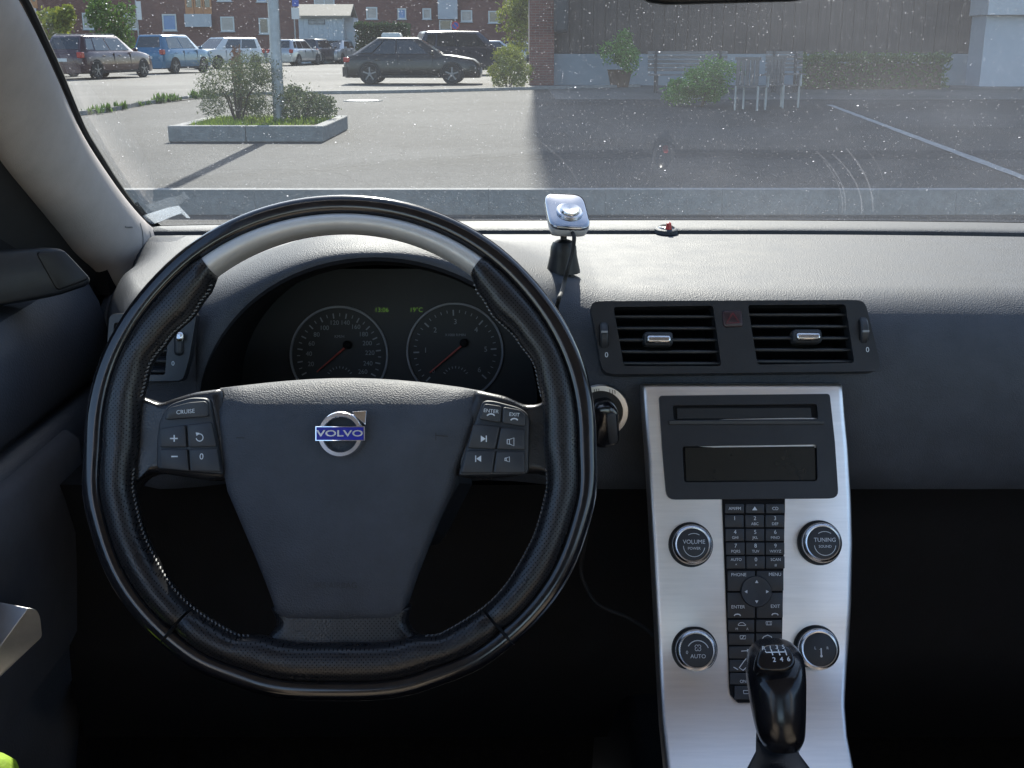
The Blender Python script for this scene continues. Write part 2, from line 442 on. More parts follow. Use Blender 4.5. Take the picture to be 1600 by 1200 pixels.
    for args in ARCS:
        o = arc(*args)
        ad = nd(nt, 'ShaderNodeMath', operation='ADD'); nt.links.new(total, ad.inputs[0]); nt.links.new(o, ad.inputs[1]); total = ad.outputs[0]
    cl = nd(nt, 'ShaderNodeMath', operation='MINIMUM', i_1=0.85); nt.links.new(total, cl.inputs[0])
    tl = nd(nt, 'ShaderNodeBsdfTranslucent'); tl.inputs[0].default_value = (0.86, 0.88, 0.90, 1)
    mix2 = nd(nt, 'ShaderNodeMixShader'); nt.links.new(cl.outputs[0], mix2.inputs[0]); nt.links.new(mix1.outputs[0], mix2.inputs[1]); nt.links.new(tl.outputs[0], mix2.inputs[2])
    nt.links.new(mix2.outputs[0], out.inputs[0])
    return m

# ================================================================== the yard outside
def asphalt(name, c0, c1, patch=0.25):
    m, nt, b, out = new_mat(name)
    tc = nd(nt, 'ShaderNodeTexCoord')
    n1 = nd(nt, 'ShaderNodeTexNoise', i_Scale=0.35, i_Detail=6.0, i_Roughness=0.6); nt.links.new(tc.outputs['Object'], n1.inputs['Vector'])
    mp = nd(nt, 'ShaderNodeMapping'); mp.inputs['Scale'].default_value = (1.0, 1.0, 1.0); nt.links.new(tc.outputs['Object'], mp.inputs[0])
    n2 = nd(nt, 'ShaderNodeTexNoise', i_Scale=5.0, i_Detail=8.0, i_Roughness=0.75); nt.links.new(mp.outputs[0], n2.inputs['Vector'])
    n3 = nd(nt, 'ShaderNodeTexVoronoi', i_Scale=45.0); nt.links.new(tc.outputs['Object'], n3.inputs['Vector'])
    mx = nd(nt, 'ShaderNodeMix', data_type='FLOAT'); mx.inputs[0].default_value = 0.6; nt.links.new(n1.outputs[0], mx.inputs[2]); nt.links.new(n2.outputs[0], mx.inputs[3])
    rp = nd(nt, 'ShaderNodeValToRGB'); rp.color_ramp.elements[0].position = .36; rp.color_ramp.elements[1].position = .66
    rp.color_ramp.elements[0].color = (*c0, 1); rp.color_ramp.elements[1].color = (*c1, 1)
    nt.links.new(mx.outputs[0], rp.inputs[0])
    # worn patches, oil stains and a web of fine cracks
    n4 = nd(nt, 'ShaderNodeTexNoise', i_Scale=0.16, i_Detail=3.0, i_Distortion=0.6); nt.links.new(tc.outputs['Object'], n4.inputs['Vector'])
    r4 = nd(nt, 'ShaderNodeMapRange'); r4.inputs[1].default_value = .40; r4.inputs[2].default_value = .60; r4.inputs[3].default_value = .74; r4.inputs[4].default_value = 1.12; nt.links.new(n4.outputs[0], r4.inputs[0])
    wp_ = nd(nt, 'ShaderNodeTexNoise', i_Scale=1.2, i_Detail=4.0); nt.links.new(tc.outputs['Object'], wp_.inputs['Vector'])
    va = nd(nt, 'ShaderNodeVectorMath', operation='ADD'); nt.links.new(tc.outputs['Object'], va.inputs[0]); nt.links.new(wp_.outputs['Color'], va.inputs[1])
    cr = nd(nt, 'ShaderNodeTexVoronoi', feature='DISTANCE_TO_EDGE', i_Scale=0.30); nt.links.new(va.outputs[0], cr.inputs['Vector'])
    c4 = nd(nt, 'ShaderNodeMapRange'); c4.inputs[1].default_value = .0; c4.inputs[2].default_value = .006; c4.inputs[3].default_value = .45; c4.inputs[4].default_value = 1.0; nt.links.new(cr.outputs['Distance'], c4.inputs[0])
    st4 = nd(nt, 'ShaderNodeTexNoise', i_Scale=1.7, i_Detail=2.0); nt.links.new(tc.outputs['Object'], st4.inputs['Vector'])
    s4 = nd(nt, 'ShaderNodeMapRange'); s4.inputs[1].default_value = .66; s4.inputs[2].default_value = .74; s4.inputs[3].default_value = 1.0; s4.inputs[4].default_value = .62; nt.links.new(st4.outputs[0], s4.inputs[0])
    m4 = nd(nt, 'ShaderNodeMath', operation='MULTIPLY'); nt.links.new(r4.outputs[0], m4.inputs[0]); nt.links.new(c4.outputs[0], m4.inputs[1])
    m5 = nd(nt, 'ShaderNodeMath', operation='MULTIPLY'); nt.links.new(m4.outputs[0], m5.inputs[0]); nt.links.new(s4.outputs[0], m5.inputs[1])
    vs4 = nd(nt, 'ShaderNodeVectorMath', operation='SCALE'); nt.links.new(rp.outputs[0], vs4.inputs[0]); nt.links.new(m5.outputs[0], vs4.inputs['Scale'])
    nt.links.new(vs4.outputs[0], b.inputs['Base Color'])
    b.inputs['Roughness'].default_value = 0.85; b.inputs['Specular IOR Level'].default_value = 0.3
    bp = nd(nt, 'ShaderNodeBump', i_Strength=0.5, i_Distance=0.02); nt.links.new(n3.outputs['Distance'], bp.inputs['Height']); nt.links.new(bp.outputs[0], b.inputs['Normal'])
    return m
M['asph'] = asphalt('asphalt', (0.032, 0.0325, 0.033), (0.070, 0.070, 0.069))
M['road'] = asphalt('worn_pale_asphalt', (0.105, 0.101, 0.093), (0.155, 0.148, 0.137))
M['conc'] = mat('concrete', (0.24, 0.237, 0.23), 0.85, var=0.22, vscale=9, bump=(60, 0.4, 0.01), spec=.25)
M['paint'] = mat('road_paint', (0.30, 0.30, 0.295), 0.7, var=0.35, vscale=14, spec=.3)
M['grass'] = mat('grass', (0.06, 0.12, 0.02), 0.8, var=0.4, vscale=30, spec=.2, bump=(60, .8, .02))
M['soil'] = mat('soil', (0.06, 0.045, 0.03), 0.95, var=0.4, vscale=20, spec=.1, bump=(40, .8, .03))
M['steel'] = mat('galvanised_steel', (0.36, 0.37, 0.38), 0.5, metal=.6, var=0.18, vscale=6, bump=(30, .1, .004))
def flat(pts, z): return [Vector((x, y, z)) for x, y in pts], [tuple(range(len(pts)))]
KY = pt_z(800, 298.5, 0).y                              # the low step in front of the car
obj('ground', ([Vector(p) for p in ((-900, -60, -.2), (900, -60, -.2), (900, KY + .02, -.2), (-900, KY + .02, -.2), (-900, KY + .02, -.004), (900, KY + .02, -.004), (900, 1500, -.004), (-900, 1500, -.004))], [(0, 1, 2, 3), (3, 2, 5, 4), (4, 5, 6, 7)]), M['asph'], None, smooth=False, kind='structure')
# kerb stones edging the step
ks = root('kerb', None, None, (0, KY, -.2), kind='structure')
kg = box((0, 0, 0), (.9992, .13, .215))
k0 = None
for i in range(-9, 12):
    c = Vector((i * 1.0 + .3, KY + .045, -.2 + .2125 / 2))
    jz = random.uniform(-.001, .001); jy = random.uniform(-.001, .001)
    if k0 is None:
        k0 = obj('kerb_stone', kg, M['conc'], ks, bevel=.003); k0.data.name = 'kerb_stone'
        k0.location = c + Vector((0, jy, jz)) - ORG[ks.name]
        for vtx in k0.data.vertices: vtx.co += ORG[ks.name]
    else:
        place('kerb_stone', k0, ks, c + Vector((0, jy, jz)) - ORG[ks.name])
# pale road beyond the kerb line
edge = [pt_z(-300, 215, 0), pt_z(130, 180, 0), pt_z(235, 163, 0), pt_z(340, 151, 0), pt_z(480, 147.5, 0), pt_z(640, 145, 0), pt_z(835, 140, 0), pt_z(1000, 136, 0)]
edge2 = [Vector((p.x, p.y, 0)) for p in edge]
obj('road', ([p + Vector((0, .06, .012)) for p in edge2] + [Vector((14, 300, .012)), Vector((-160, 300, .012)), Vector((-160, edge2[0].y, .012))], [tuple(range(len(edge2) + 3))]), M['road'], None, smooth=False, kind='structure')
rk = root('road_kerb', None, None, tuple(edge2[2]), kind='structure')
kp = catmull(edge2, 6)
rg = [[p + Vector((0, 0, .0)), p + Vector((0, 0, .075)), p + Vector((0, .14, .08)), p + Vector((0, .14, 0))] for p in kp]
obj('kerb_edge', loft(rg), M['conc'], rk, smooth=False)
# painted line running away on the right
a, b_ = pt_z(1296, 164, 0), pt_z(1640, 293, 0)
d = (b_ - a).normalized(); sd = Vector((d.y, -d.x, 0)) * .06
pl_n = 30; V = []
for k in range(pl_n + 1):
    p = a.lerp(b_, k / pl_n); j = random.uniform(.8, 1.2)
    V += [p + sd * j + Vector((0, 0, .004)), p - sd * j + Vector((0, 0, .004))]
obj('painted_line', (V, [(2 * i, 2 * i + 1, 2 * i + 3, 2 * i + 2) for i in range(pl_n)]), M['paint'], None, smooth=False, kind='structure')
# pavement in front of the shaded block
obj('pavement', flat([(1.0, 27.0), (60, 27.0), (60, 36.6), (1.0, 36.6)], .004), M['road'], None, smooth=False, kind='structure')
# manhole
mc = pt_z(567, 157.5, 0)
mh_ = root('manhole_cover', 'round pale manhole cover set in the asphalt beyond the planter', 'manhole cover', tuple(mc))
obj('collar', lathe([(.44, -.01), (.44, .012), (.36, .014), (.36, -.01)], mc, Vector((1, 0, 0)), Vector((0, 1, 0)), Vector((0, 0, 1)), 36), M['conc'], mh_)
obj('lid', lathe([(.355, -.01), (.355, .010), (.33, .014), (.0003, .016)], mc, Vector((1, 0, 0)), Vector((0, 1, 0)), Vector((0, 0, 1)), 36), M['steel'], mh_)

# ------------------------------------------------------------------ foliage
def leaf_mat(name, c0, c1, trans=0.35):
    m, nt, b, out = new_mat(name)
    oi = nd(nt, 'ShaderNodeTexCoord'); nz = nd(nt, 'ShaderNodeTexNoise', i_Scale=3.0, i_Detail=4.0); nt.links.new(oi.outputs['Object'], nz.inputs['Vector'])
    wn_ = nd(nt, 'ShaderNodeTexWhiteNoise'); geo = nd(nt, 'ShaderNodeNewGeometry'); nt.links.new(geo.outputs['Random Per Island'], wn_.inputs['Vector'])
    mxf = nd(nt, 'ShaderNodeMix', data_type='FLOAT'); mxf.inputs[0].default_value = .5; nt.links.new(nz.outputs[0], mxf.inputs[2]); nt.links.new(geo.outputs['Random Per Island'], mxf.inputs[3])
    rp = nd(nt, 'ShaderNodeValToRGB'); rp.color_ramp.elements[0].position = .25; rp.color_ramp.elements[1].position = .8
    rp.color_ramp.elements[0].color = (*c0, 1); rp.color_ramp.elements[1].color = (*c1, 1); nt.links.new(mxf.outputs[0], rp.inputs[0])
    nt.links.new(rp.outputs[0], b.inputs['Base Color']); b.inputs['Roughness'].default_value = .55; b.inputs['Specular IOR Level'].default_value = .3
    tl = nd(nt, 'ShaderNodeBsdfTranslucent'); nt.links.new(rp.outputs[0], tl.inputs[0])
    mx = nd(nt, 'ShaderNodeMixShader', i_0=trans); nt.links.new(b.outputs[0], mx.inputs[1]); nt.links.new(tl.outputs[0], mx.inputs[2]); nt.links.new(mx.outputs[0], out.inputs[0])
    return m
M['leaf_grey'] = leaf_mat('grey_green_leaves', (0.07, 0.095, 0.04), (0.16, 0.18, 0.09))
M['leaf_green'] = leaf_mat('green_leaves', (0.05, 0.10, 0.02), (0.12, 0.20, 0.04))
M['leaf_yellow'] = leaf_mat('yellow_green_leaves', (0.12, 0.15, 0.02), (0.30, 0.32, 0.05))
M['leaf_shade'] = leaf_mat('bright_green_leaves', (0.08, 0.20, 0.03), (0.20, 0.38, 0.06))
M['leaf_dark'] = leaf_mat('hedge_leaves', (0.025, 0.05, 0.015), (0.06, 0.10, 0.025))
M['flower'] = mat('faded_flowers', (0.22, 0.11, 0.06), .8, var=.5, vscale=30)
M['bark'] = mat('bark', (0.09, 0.065, 0.045), .9, var=.3, vscale=30, bump=(60, .5, .01))
def leaves(c, rad, n, size, rng, clumps=9, flat_bottom=True, narrow=1.0):
    V, Fc = [], []
    cl = []
    for _ in range(clumps):
        a = rng.uniform(0, 2 * math.pi); q = rng.uniform(.25, .85)
        cl.append((Vector((math.cos(a) * q * rad[0], math.sin(a) * q * rad[1], rng.uniform(-.6, .8) * rad[2])), rng.uniform(.22, .60)))
    for i in range(n):
        cc, cr = cl[i % clumps]
        while True:
            d = Vector((rng.uniform(-1, 1), rng.uniform(-1, 1), rng.uniform(-1, 1)))
            if .05 < d.length < 1: break
        d = d * (d.length ** -.4)
        if rng.random() < .22: d = d * rng.uniform(1.0, 1.55)
        p = cc + Vector((d.x * rad[0], d.y * rad[1], d.z * rad[2])) * cr
        if flat_bottom and p.z < -rad[2] * .98: p.z = -rad[2] * .98 + rng.uniform(0, .1) * rad[2]
        p += Vector(c)
        u = Vector((rng.gauss(0, 1), rng.gauss(0, 1), rng.gauss(.5, .8))).normalized(); w = u.orthogonal().normalized()
        q = w.cross(u); s = size * rng.uniform(.6, 1.35)
        b = len(V); V += [p - u * s, p + w * s * .42 * narrow, p + u * s, p - w * s * .42 * narrow]; Fc.append((b, b + 1, b + 2, b + 3))
    return V, Fc
def bush(name, label, cat, base, rad, n, size, lm, seed, clumps=9, group=None, narrow=1.0, stems=6):
    rng = random.Random(seed)
    t = root(name, label, cat, tuple(base), group=group)
    c = Vector(base) + Vector((0, 0, rad[2]))
    obj('foliage', leaves(c, rad, n, size, rng, clumps, narrow=narrow), lm, t, smooth=False)
    sg = []
    for k in range(stems):
        a = rng.uniform(0, 6.28)
        e = c + Vector((math.cos(a) * rad[0] * .6, math.sin(a) * rad[1] * .6, rng.uniform(-.2, .5) * rad[2]))
        sg.append(tube([Vector(base) + Vector((math.cos(a) * .04, math.sin(a) * .04, -.02)), Vector(base).lerp(e, .5) + Vector((0, 0, rad[2] * .2)), e], [max(.006, rad[0] * .03), max(.005, rad[0] * .02), .004], 5))
    obj('stems', join(*sg), M['bark'], t)
    return t

# ------------------------------------------------------------------ planter with lamp post
PX0, PX1 = pt_z(263, 222, 0).x, pt_z(505, 197, .2).x
PY0, PY1 = pt_z(400, 222, 0).y, pt_z(440, 180.5, .2).y
plr = root('planter', 'raised concrete edged planter bed around the lamp post', 'planter', ((PX0 + PX1) / 2, (PY0 + PY1) / 2, 0))
def edge_stones(a, b, nrm, n):
    a, b = Vector(a), Vector(b)
    for k in range(n):
        p, q = a.lerp(b, k / n + .0015), a.lerp(b, (k + 1) / n - .0015)
        dj = random.uniform(-.004, .004)
        obj('edge_stone', prism([p, q, q + nrm * .15, p + nrm * .15], [x + Vector((0, 0, .2 + dj)) for x in (p, q, q + nrm * .15, p + nrm * .15)]), M['conc'], plr, smooth=False, bevel=.014)
edge_stones((PX0, PY0, 0), (PX1, PY0, 0), Vector((0, 1, 0)), 2)
edge_stones((PX1, PY0 + .152, 0), (PX1, PY1 - .152, 0), Vector((-1, 0, 0)), 2)
edge_stones((PX1, PY1, 0), (PX0, PY1, 0), Vector((0, -1, 0)), 2)
edge_stones((PX0, PY1 - .152, 0), (PX0, PY0 + .152, 0), Vector((1, 0, 0)), 2)
obj('bed_soil', box2((PX0 + .14, PY0 + .14, .0), (PX1 - .14, PY1 - .14, .16)), M['soil'], plr)
rng = random.Random(3)
gv, gf = [], []
for i in range(5200):
    x = rng.uniform(PX0 + .17, PX1 - .17); y = rng.uniform(PY0 + .17, PY1 - .17)
    if noise.noise(Vector((x * 1.3, y * 1.3, 2))) < -.25: continue
    h = rng.uniform(.03, .10); a = rng.uniform(0, 6.28); l = Vector((rng.gauss(0, .03), rng.gauss(0, .03), h)); w = Vector((math.cos(a), math.sin(a), 0)) * .007
    b = len(gv); p = Vector((x, y, .158)); gv += [p - w, p + w, p + l]; gf.append((b, b + 1, b + 2))
M['grass_blade'] = leaf_mat('grass_blades', (0.10, 0.18, 0.02), (0.30, 0.38, 0.05), .4)
obj('grass', (gv, gf), M['grass_blade'], None, smooth=False, kind='stuff', label='short yellow green grass growing in the planter bed', cat='grass')
lp = pt_z(437, 191, .16)
lamp = root('lamp_post', 'grey steel lamp post standing in the planter', 'lamp post', tuple(lp))
LX = lp.x
obj('post', lathe([(.085, -.02), (.085, .0), (.078, .7), (.082, .72), (.078, .75), (.062, 6.2), (.0002, 6.2)], lp, Vector((1, 0, 0)), Vector((0, 1, 0)), Vector((0, 0, 1)), 20), M['steel'], lamp)
lh = obj('lamp_head', loft([[lp + Vector((x, y, 6.15 + z)) for x, y in ((-.14 * s, -.5), (.14 * s, -.5), (.17 * s, .12), (-.17 * s, .12))] for s, z in ((1, 0), (1.1, .05), (.6, .14))]), M['steel'], lamp, bevel=.02)
obj('inspection_hatch', box(lp + Vector((0, -.082, .45)), (.07, .012, .22)), M['steel'], lamp, bevel=.004)
bush('shrub', 'feathery grey green shrub left of the lamp post in the planter', 'shrub', pt_z(372, 191, .16), (.52, .55, .43), 9500, .019, M['leaf_grey'], 11, 22, narrow=.8, stems=12)
bush('shrub', 'lower spreading shrub right of the lamp post in the planter', 'shrub', pt_z(472, 190, .16), (.42, .5, .26), 4200, .022, M['leaf_grey'], 12, 18, stems=10)
fl = pt_z(362, 185, .16)
bush('flower_shrub', 'shrub with faded orange flower heads behind the feathery planter shrub', 'shrub', (fl.x, fl.y + .5, .16), (.16, .18, .50), 500, .035, M['flower'], 13, 6)
# weeds along the kerb
wr = random.Random(5); wv, wf = [], []
for i in range(26):
    q = wr.random() ** .8; u = 140 + 190 * q
    c = None
    for e0, e1 in zip(kp, kp[1:]):
        pu0 = 800 + F * e0.x / (CP * e0.y + 1.2 * SP); pu1 = 800 + F * e1.x / (CP * e1.y + 1.2 * SP)
        if pu0 <= u <= pu1: c = e0.lerp(e1, (u - pu0) / (pu1 - pu0))
    if c is None: continue
    s = wr.uniform(.05, .16)
    for k in range(36):
        a = wr.uniform(0, 6.28); l = Vector((math.cos(a) * wr.uniform(.1, .9), math.sin(a) * wr.uniform(.1, .9), wr.uniform(.5, 1.6))) * s; w = Vector((-math.sin(a), math.cos(a), 0)) * s * .18
        p = c + Vector((wr.gauss(0, .05), -.04 + wr.gauss(0, .03), .0)); b = len(wv); wv += [p - w * .4, p + l * .5 - w, p + l, p + l * .5 + w]; wf.append((b, b + 1, b + 2, b + 3))
obj('weeds', (wv, wf), M['leaf_green'], None, smooth=False, kind='stuff', label='weeds sprouting along the road kerb', cat='weeds')
bb = pt_z(795, 137, 0)
bush('bush', 'round yellow green bush right of the black hatchback', 'bush', bb, (.66, .7, .52), 7500, .036, M['leaf_yellow'], 21, 14)
def bush_at(u, v, y, rad, n, size, lm, seed, label, name='bush', cat='bush', clumps=10):
    p = pt_y(u, v, y); bush(name, label, cat, (p.x, y, max(0, p.z - rad[2])), rad, n, size, lm, seed, clumps)
bush_at(812, 42, 62, (.95, 1.0, 1.4), 2400, .12, M['leaf_yellow'], 22, 'pale yellow green bush far back beside the shaded block')
bush_at(78, 52, 52, (1.35, 1.2, 1.25), 3200, .12, M['leaf_yellow'], 23, 'yellowish bush behind the maroon estate car at the left')
bush_at(178, 44, 60, (1.05, 1.0, 1.35), 3000, .12, M['leaf_green'], 24, 'small dense green tree between the maroon and blue cars', 'small_tree', 'tree')
# clipped hedge beyond the shed
h0, h1 = pt_y(556, 50, 78), pt_y(640, 50, 78)
hr = random.Random(8); hv, hf = [], []
for i in range(5200):
    x = hr.uniform(h0.x, h1.x); z = hr.uniform(0, 2.35); y = 78 + hr.choice((-.5, -.5, .0, .5)) + hr.gauss(0, .1)
    if hr.random() < .3: z = 2.35 + hr.gauss(0, .1)
    u = Vector((hr.gauss(0, 1), hr.gauss(0, 1), hr.gauss(0, 1))).normalized(); w = u.orthogonal().normalized(); s = hr.uniform(.07, .14)
    b = len(hv); p = Vector((x, y, z)); hv += [p - u * s, p + w * s * .5, p + u * s, p - w * s * .5]; hf.append((b, b + 1, b + 2, b + 3))
hed = root('hedge', 'clipped dark green hedge behind the black hatchback', 'hedge', ((h0.x + h1.x) / 2, 78, 0))
obj('foliage', (hv, hf), M['leaf_dark'], hed, smooth=False)
obj('stems', box2((h0.x + .2, 77.7, 0), (h1.x - .2, 78.3, 2.1)), M['bark'], hed)

# ------------------------------------------------------------------ brick block at the back
def brick(name, c1, c2, mortar, sx=.24, sy=.075):
    m, nt, b, out = new_mat(name)
    tc = nd(nt, 'ShaderNodeTexCoord'); sp_ = nd(nt, 'ShaderNodeSeparateXYZ'); cb = nd(nt, 'ShaderNodeCombineXYZ')
    nt.links.new(tc.outputs['Object'], sp_.inputs[0]); nt.links.new(sp_.outputs['X'], cb.inputs[0]); nt.links.new(sp_.outputs['Z'], cb.inputs[1])
    br = nd(nt, 'ShaderNodeTexBrick'); br.inputs['Color1'].default_value = (*c1, 1); br.inputs['Color2'].default_value = (*c2, 1); br.inputs['Mortar'].default_value = (*mortar, 1)
    br.inputs['Scale'].default_value = 1.0; br.inputs['Brick Width'].default_value = sx; br.inputs['Row Height'].default_value = sy; br.inputs['Mortar Size'].default_value = .006
    nt.links.new(cb.outputs[0], br.inputs['Vector']); 
    nz = nd(nt, 'ShaderNodeTexNoise', i_Scale=.5, i_Detail=5.0); nt.links.new(tc.outputs['Object'], nz.inputs['Vector'])
    mr = nd(nt, 'ShaderNodeMapRange'); mr.inputs[3].default_value = .7; mr.inputs[4].default_value = 1.3; nt.links.new(nz.outputs[0], mr.inputs[0])
    vm = nd(nt, 'ShaderNodeVectorMath', operation='SCALE'); nt.links.new(br.outputs[0], vm.inputs[0]); nt.links.new(mr.outputs[0], vm.inputs['Scale'])
    nt.links.new(vm.outputs[0], b.inputs['Base Color']); b.inputs['Roughness'].default_value = .85
    return m
M['brick'] = brick('red_brick', (0.20, 0.075, 0.055), (0.145, 0.055, 0.045), (0.20, 0.16, 0.14))
M['wframe'] = mat('white_window_frame', (0.62, 0.62, 0.60), .5, var=.06, vscale=3)
M['oframe'] = mat('orange_wood_frame', (0.50, 0.22, 0.09), .6, var=.15, vscale=3)
M['pane'] = mat('window_glass', (0.06, 0.08, 0.10), .06, spec=.8, var=.2, vscale=.7)
M['pane_curtain'] = mat('curtained_glass', (0.40, 0.36, 0.33), .35, spec=.8, var=.25, vscale=1.2)
M['pane_blue'] = mat('blue_blind', (0.10, 0.22, 0.45), .3, spec=.8, var=.1, vscale=1.2)
M['panel_pale'] = mat('pale_balcony_panel', (0.46, 0.47, 0.50), .6, var=.08, vscale=2)
BY = 95.0
bl = root('apartment_block', 'long dark red brick apartment block behind the parked cars', 'building', (-20, BY, 0))
bw0, bw1 = pt_y(-260, 60, BY).x, pt_y(1010, 60, BY).x
obj('wall', box2((bw0, BY, 0), (bw1, BY + 11, 9.5)), M['brick'], bl, smooth=False)
obj('roof', loft([[Vector((bw0 - .4, BY - .5, 9.4)), Vector((bw1 + .4, BY - .5, 9.4)), Vector((bw1 + .4, BY + 11.5, 9.4)), Vector((bw0 - .4, BY + 11.5, 9.4))], [Vector((bw0 - .4, BY + 5.4, 12)), Vector((bw1 + .4, BY + 5.4, 12)), Vector((bw1 + .4, BY + 5.6, 12)), Vector((bw0 - .4, BY + 5.6, 12))]]), M['dash_low'], bl, smooth=False)
obj('base_course', box2((bw0 - .05, BY - .08, 0), (bw1 + .05, BY - .002, .75)), M['conc'], bl, smooth=False)
def window(u0, v0, u1, v1, fm='wframe', pm='pane', mull=0):
    a, c = pt_y(u0, v0, BY), pt_y(u1, v1, BY)
    x0, x1, z1, z0 = a.x, c.x, a.z, c.z; t = .10
    fr = join(box2((x0, BY - .06, z0), (x0 + t, BY - .002, z1)), box2((x1 - t, BY - .06, z0), (x1, BY - .002, z1)), box2((x0 + t, BY - .06, z1 - t), (x1 - t, BY - .002, z1)), box2((x0 + t, BY - .06, z0), (x1 - t, BY - .002, z0 + t)), *[box2((x0 + (x1 - x0) * k / (mull + 1) - .04, BY - .058, z0 + t), (x0 + (x1 - x0) * k / (mull + 1) + .04, BY - .003, z1 - t)) for k in range(1, mull + 1)])
    w = obj('window', fr, M[fm], bl, smooth=False)
    obj('pane', box2((x0 + t, BY - .02, z0 + t), (x1 - t, BY - .004, z1 - t)), M[pm], w, smooth=False)
    obj('sill', box2((x0 - .06, BY - .14, z0 - .06), (x1 + .06, BY - .002, z0 - .005)), M['panel_pale'], w, smooth=False)
for args in ((128, 20, 149, 46, 'wframe', 'pane_curtain'), (193, 21, 217, 46, 'wframe', 'pane_curtain'), (253, 22, 277, 48, 'wframe', 'pane_blue'), (344, 26, 367, 49, 'wframe', 'pane_curtain'), (404, 28, 421, 53), (572, 11, 590, 30, 'wframe', 'pane_curtain'), (621, 13, 635, 30, 'wframe', 'pane_blue'), (660, 13, 674, 30, 'wframe', 'pane_curtain'), (686, 31, 706, 48), (720, 16, 738, 34, 'wframe', 'pane_curtain'), (763, 17, 781, 36), (490, -12, 523, 8, 'wframe', 'pane_curtain', 1), (338, -20, 362, 2), (400, -18, 417, 3, 'wframe', 'pane_blue'), (570, -24, 590, -4), (660, -24, 676, -2), (720, -20, 738, -2), (763, -20, 781, -2), (70, 18, 91, 44), (0, 16, 20, 44), (-60, 16, -36, 44)):
    window(*args)
def balcony(u0, u1, vt, vm, vb, depth=.5):
    a, c, e = pt_y(u0, vt, BY), pt_y(u1, vm, BY), pt_y(u1, vb, BY)
    obj('balcony_front', box2((a.x, BY - depth, e.z), (c.x, BY - depth + .06, c.z)), M['panel_pale'], bl, smooth=False)
    n = 3
    for k in range(n):
        x0, x1 = a.x + (c.x - a.x) * k / n, a.x + (c.x - a.x) * (k + 1) / n
        fr = join(box2((x0 + .02, BY - .1, c.z), (x0 + .14, BY - .002, a.z)), box2((x1 - .14, BY - .1, c.z), (x1 - .02, BY - .002, a.z)), box2((x0 + .14, BY - .1, a.z - .12), (x1 - .14, BY - .002, a.z)), box2((x0 + .14, BY - .1, c.z), (x1 - .14, BY - .002, c.z + .5)))
        w = obj('balcony_window', fr, M['oframe'], bl, smooth=False)
        obj('pane', box2((x0 + .14, BY - .03, c.z + .5), (x1 - .14, BY - .004, a.z - .12)), M['pane'], w, smooth=False)
balcony(24, 60, -22, 13, 27); balcony(287, 332, -20, 22, 42); balcony(684, 715, -26, 0, 30)
# strip of lawn in front of it
obj('lawn', flat([(pt_z(330, 95, 0).x - 4, BY - 7), (pt_z(445, 95, 0).x, BY - 7), (pt_z(445, 95, 0).x, BY), (bw0, BY), (bw0, BY - 7)], .03), M['grass'], None, smooth=False, kind='structure')

# ------------------------------------------------------------------ small shed
SY = 80.0
M['shedwall'] = mat('pale_blue_boards', (0.44, 0.49, 0.53), .7, var=.08, vscale=3)
M['shedroof'] = mat('beige_roofing', (0.22, 0.195, 0.155), .8, var=.15, vscale=5)
sa, sb = pt_y(466, 27, SY), pt_y(537, 74, SY); sz = sa.z
shed = root('shed', 'pale blue wooden shed with beige roof between the brick walls', 'shed', ((sa.x + sb.x) / 2, SY, 0))
obj('wall', box2((sa.x, SY, 0), (sb.x, SY + 3.2, sz)), M['shedwall'], shed, smooth=False)
for k in range(9):
    x = sa.x + (sb.x - sa.x) * (k + .5) / 9
    obj('board', box2((x - .16, SY - .03, .02), (x + .155, SY - .002, sz - .02)), M['shedwall'], shed, smooth=False)
rt = pt_y(470, 9, SY + 1.6).z
obj('roof', join(prism([Vector((sa.x - .2, SY - .25, sz - .05)), Vector((sb.x + .55, SY - .25, sz - .05)), Vector((sb.x + .55, SY + 1.6, rt - .05)), Vector((sa.x - .2, SY + 1.6, rt - .05))], [Vector((sa.x - .2, SY - .25, sz + .1)), Vector((sb.x + .55, SY - .25, sz + .1)), Vector((sb.x + .55, SY + 1.6, rt + .1)), Vector((sa.x - .2, SY + 1.6, rt + .1))]),
                 prism([Vector((sa.x - .2, SY + 1.6, rt - .05)), Vector((sb.x + .55, SY + 1.6, rt - .05)), Vector((sb.x + .55, SY + 3.5, sz - .05)), Vector((sa.x - .2, SY + 3.5, sz - .05))], [Vector((sa.x - .2, SY + 1.6, rt + .1)), Vector((sb.x + .55, SY + 1.6, rt + .1)), Vector((sb.x + .55, SY + 3.5, sz + .1)), Vector((sa.x - .2, SY + 3.5, sz + .1))])), M['shedroof'], shed, smooth=False)
g0, g1 = pt_y(482, 30, SY), pt_y(508, 38.5, SY)
gr_ = obj('grille', box2((g0.x, SY - .06, g1.z), (g1.x, SY - .031, g0.z)), M['dash_low'], shed, smooth=False)
for k in range(4):
    z = g1.z + (g0.z - g1.z) * (k + .5) / 4
    obj('louvre', box2((g0.x + .03, SY - .085, z - .025), (g1.x - .03, SY - .061, z + .02)), M['steel'], gr_, smooth=False)
d0, d1 = pt_y(543, 34, SY), pt_y(552, 72, SY)
obj('side_wing', box2((sb.x + .002, SY + .8, 0), (sb.x + .62, SY + 3.2, sz)), M['panel_pale'], shed, smooth=False)
obj('door', box2((sb.x + .15, SY + .76, .05), (sb.x + .55, SY + .798, 2.0)), M['shedwall'], shed, smooth=False)

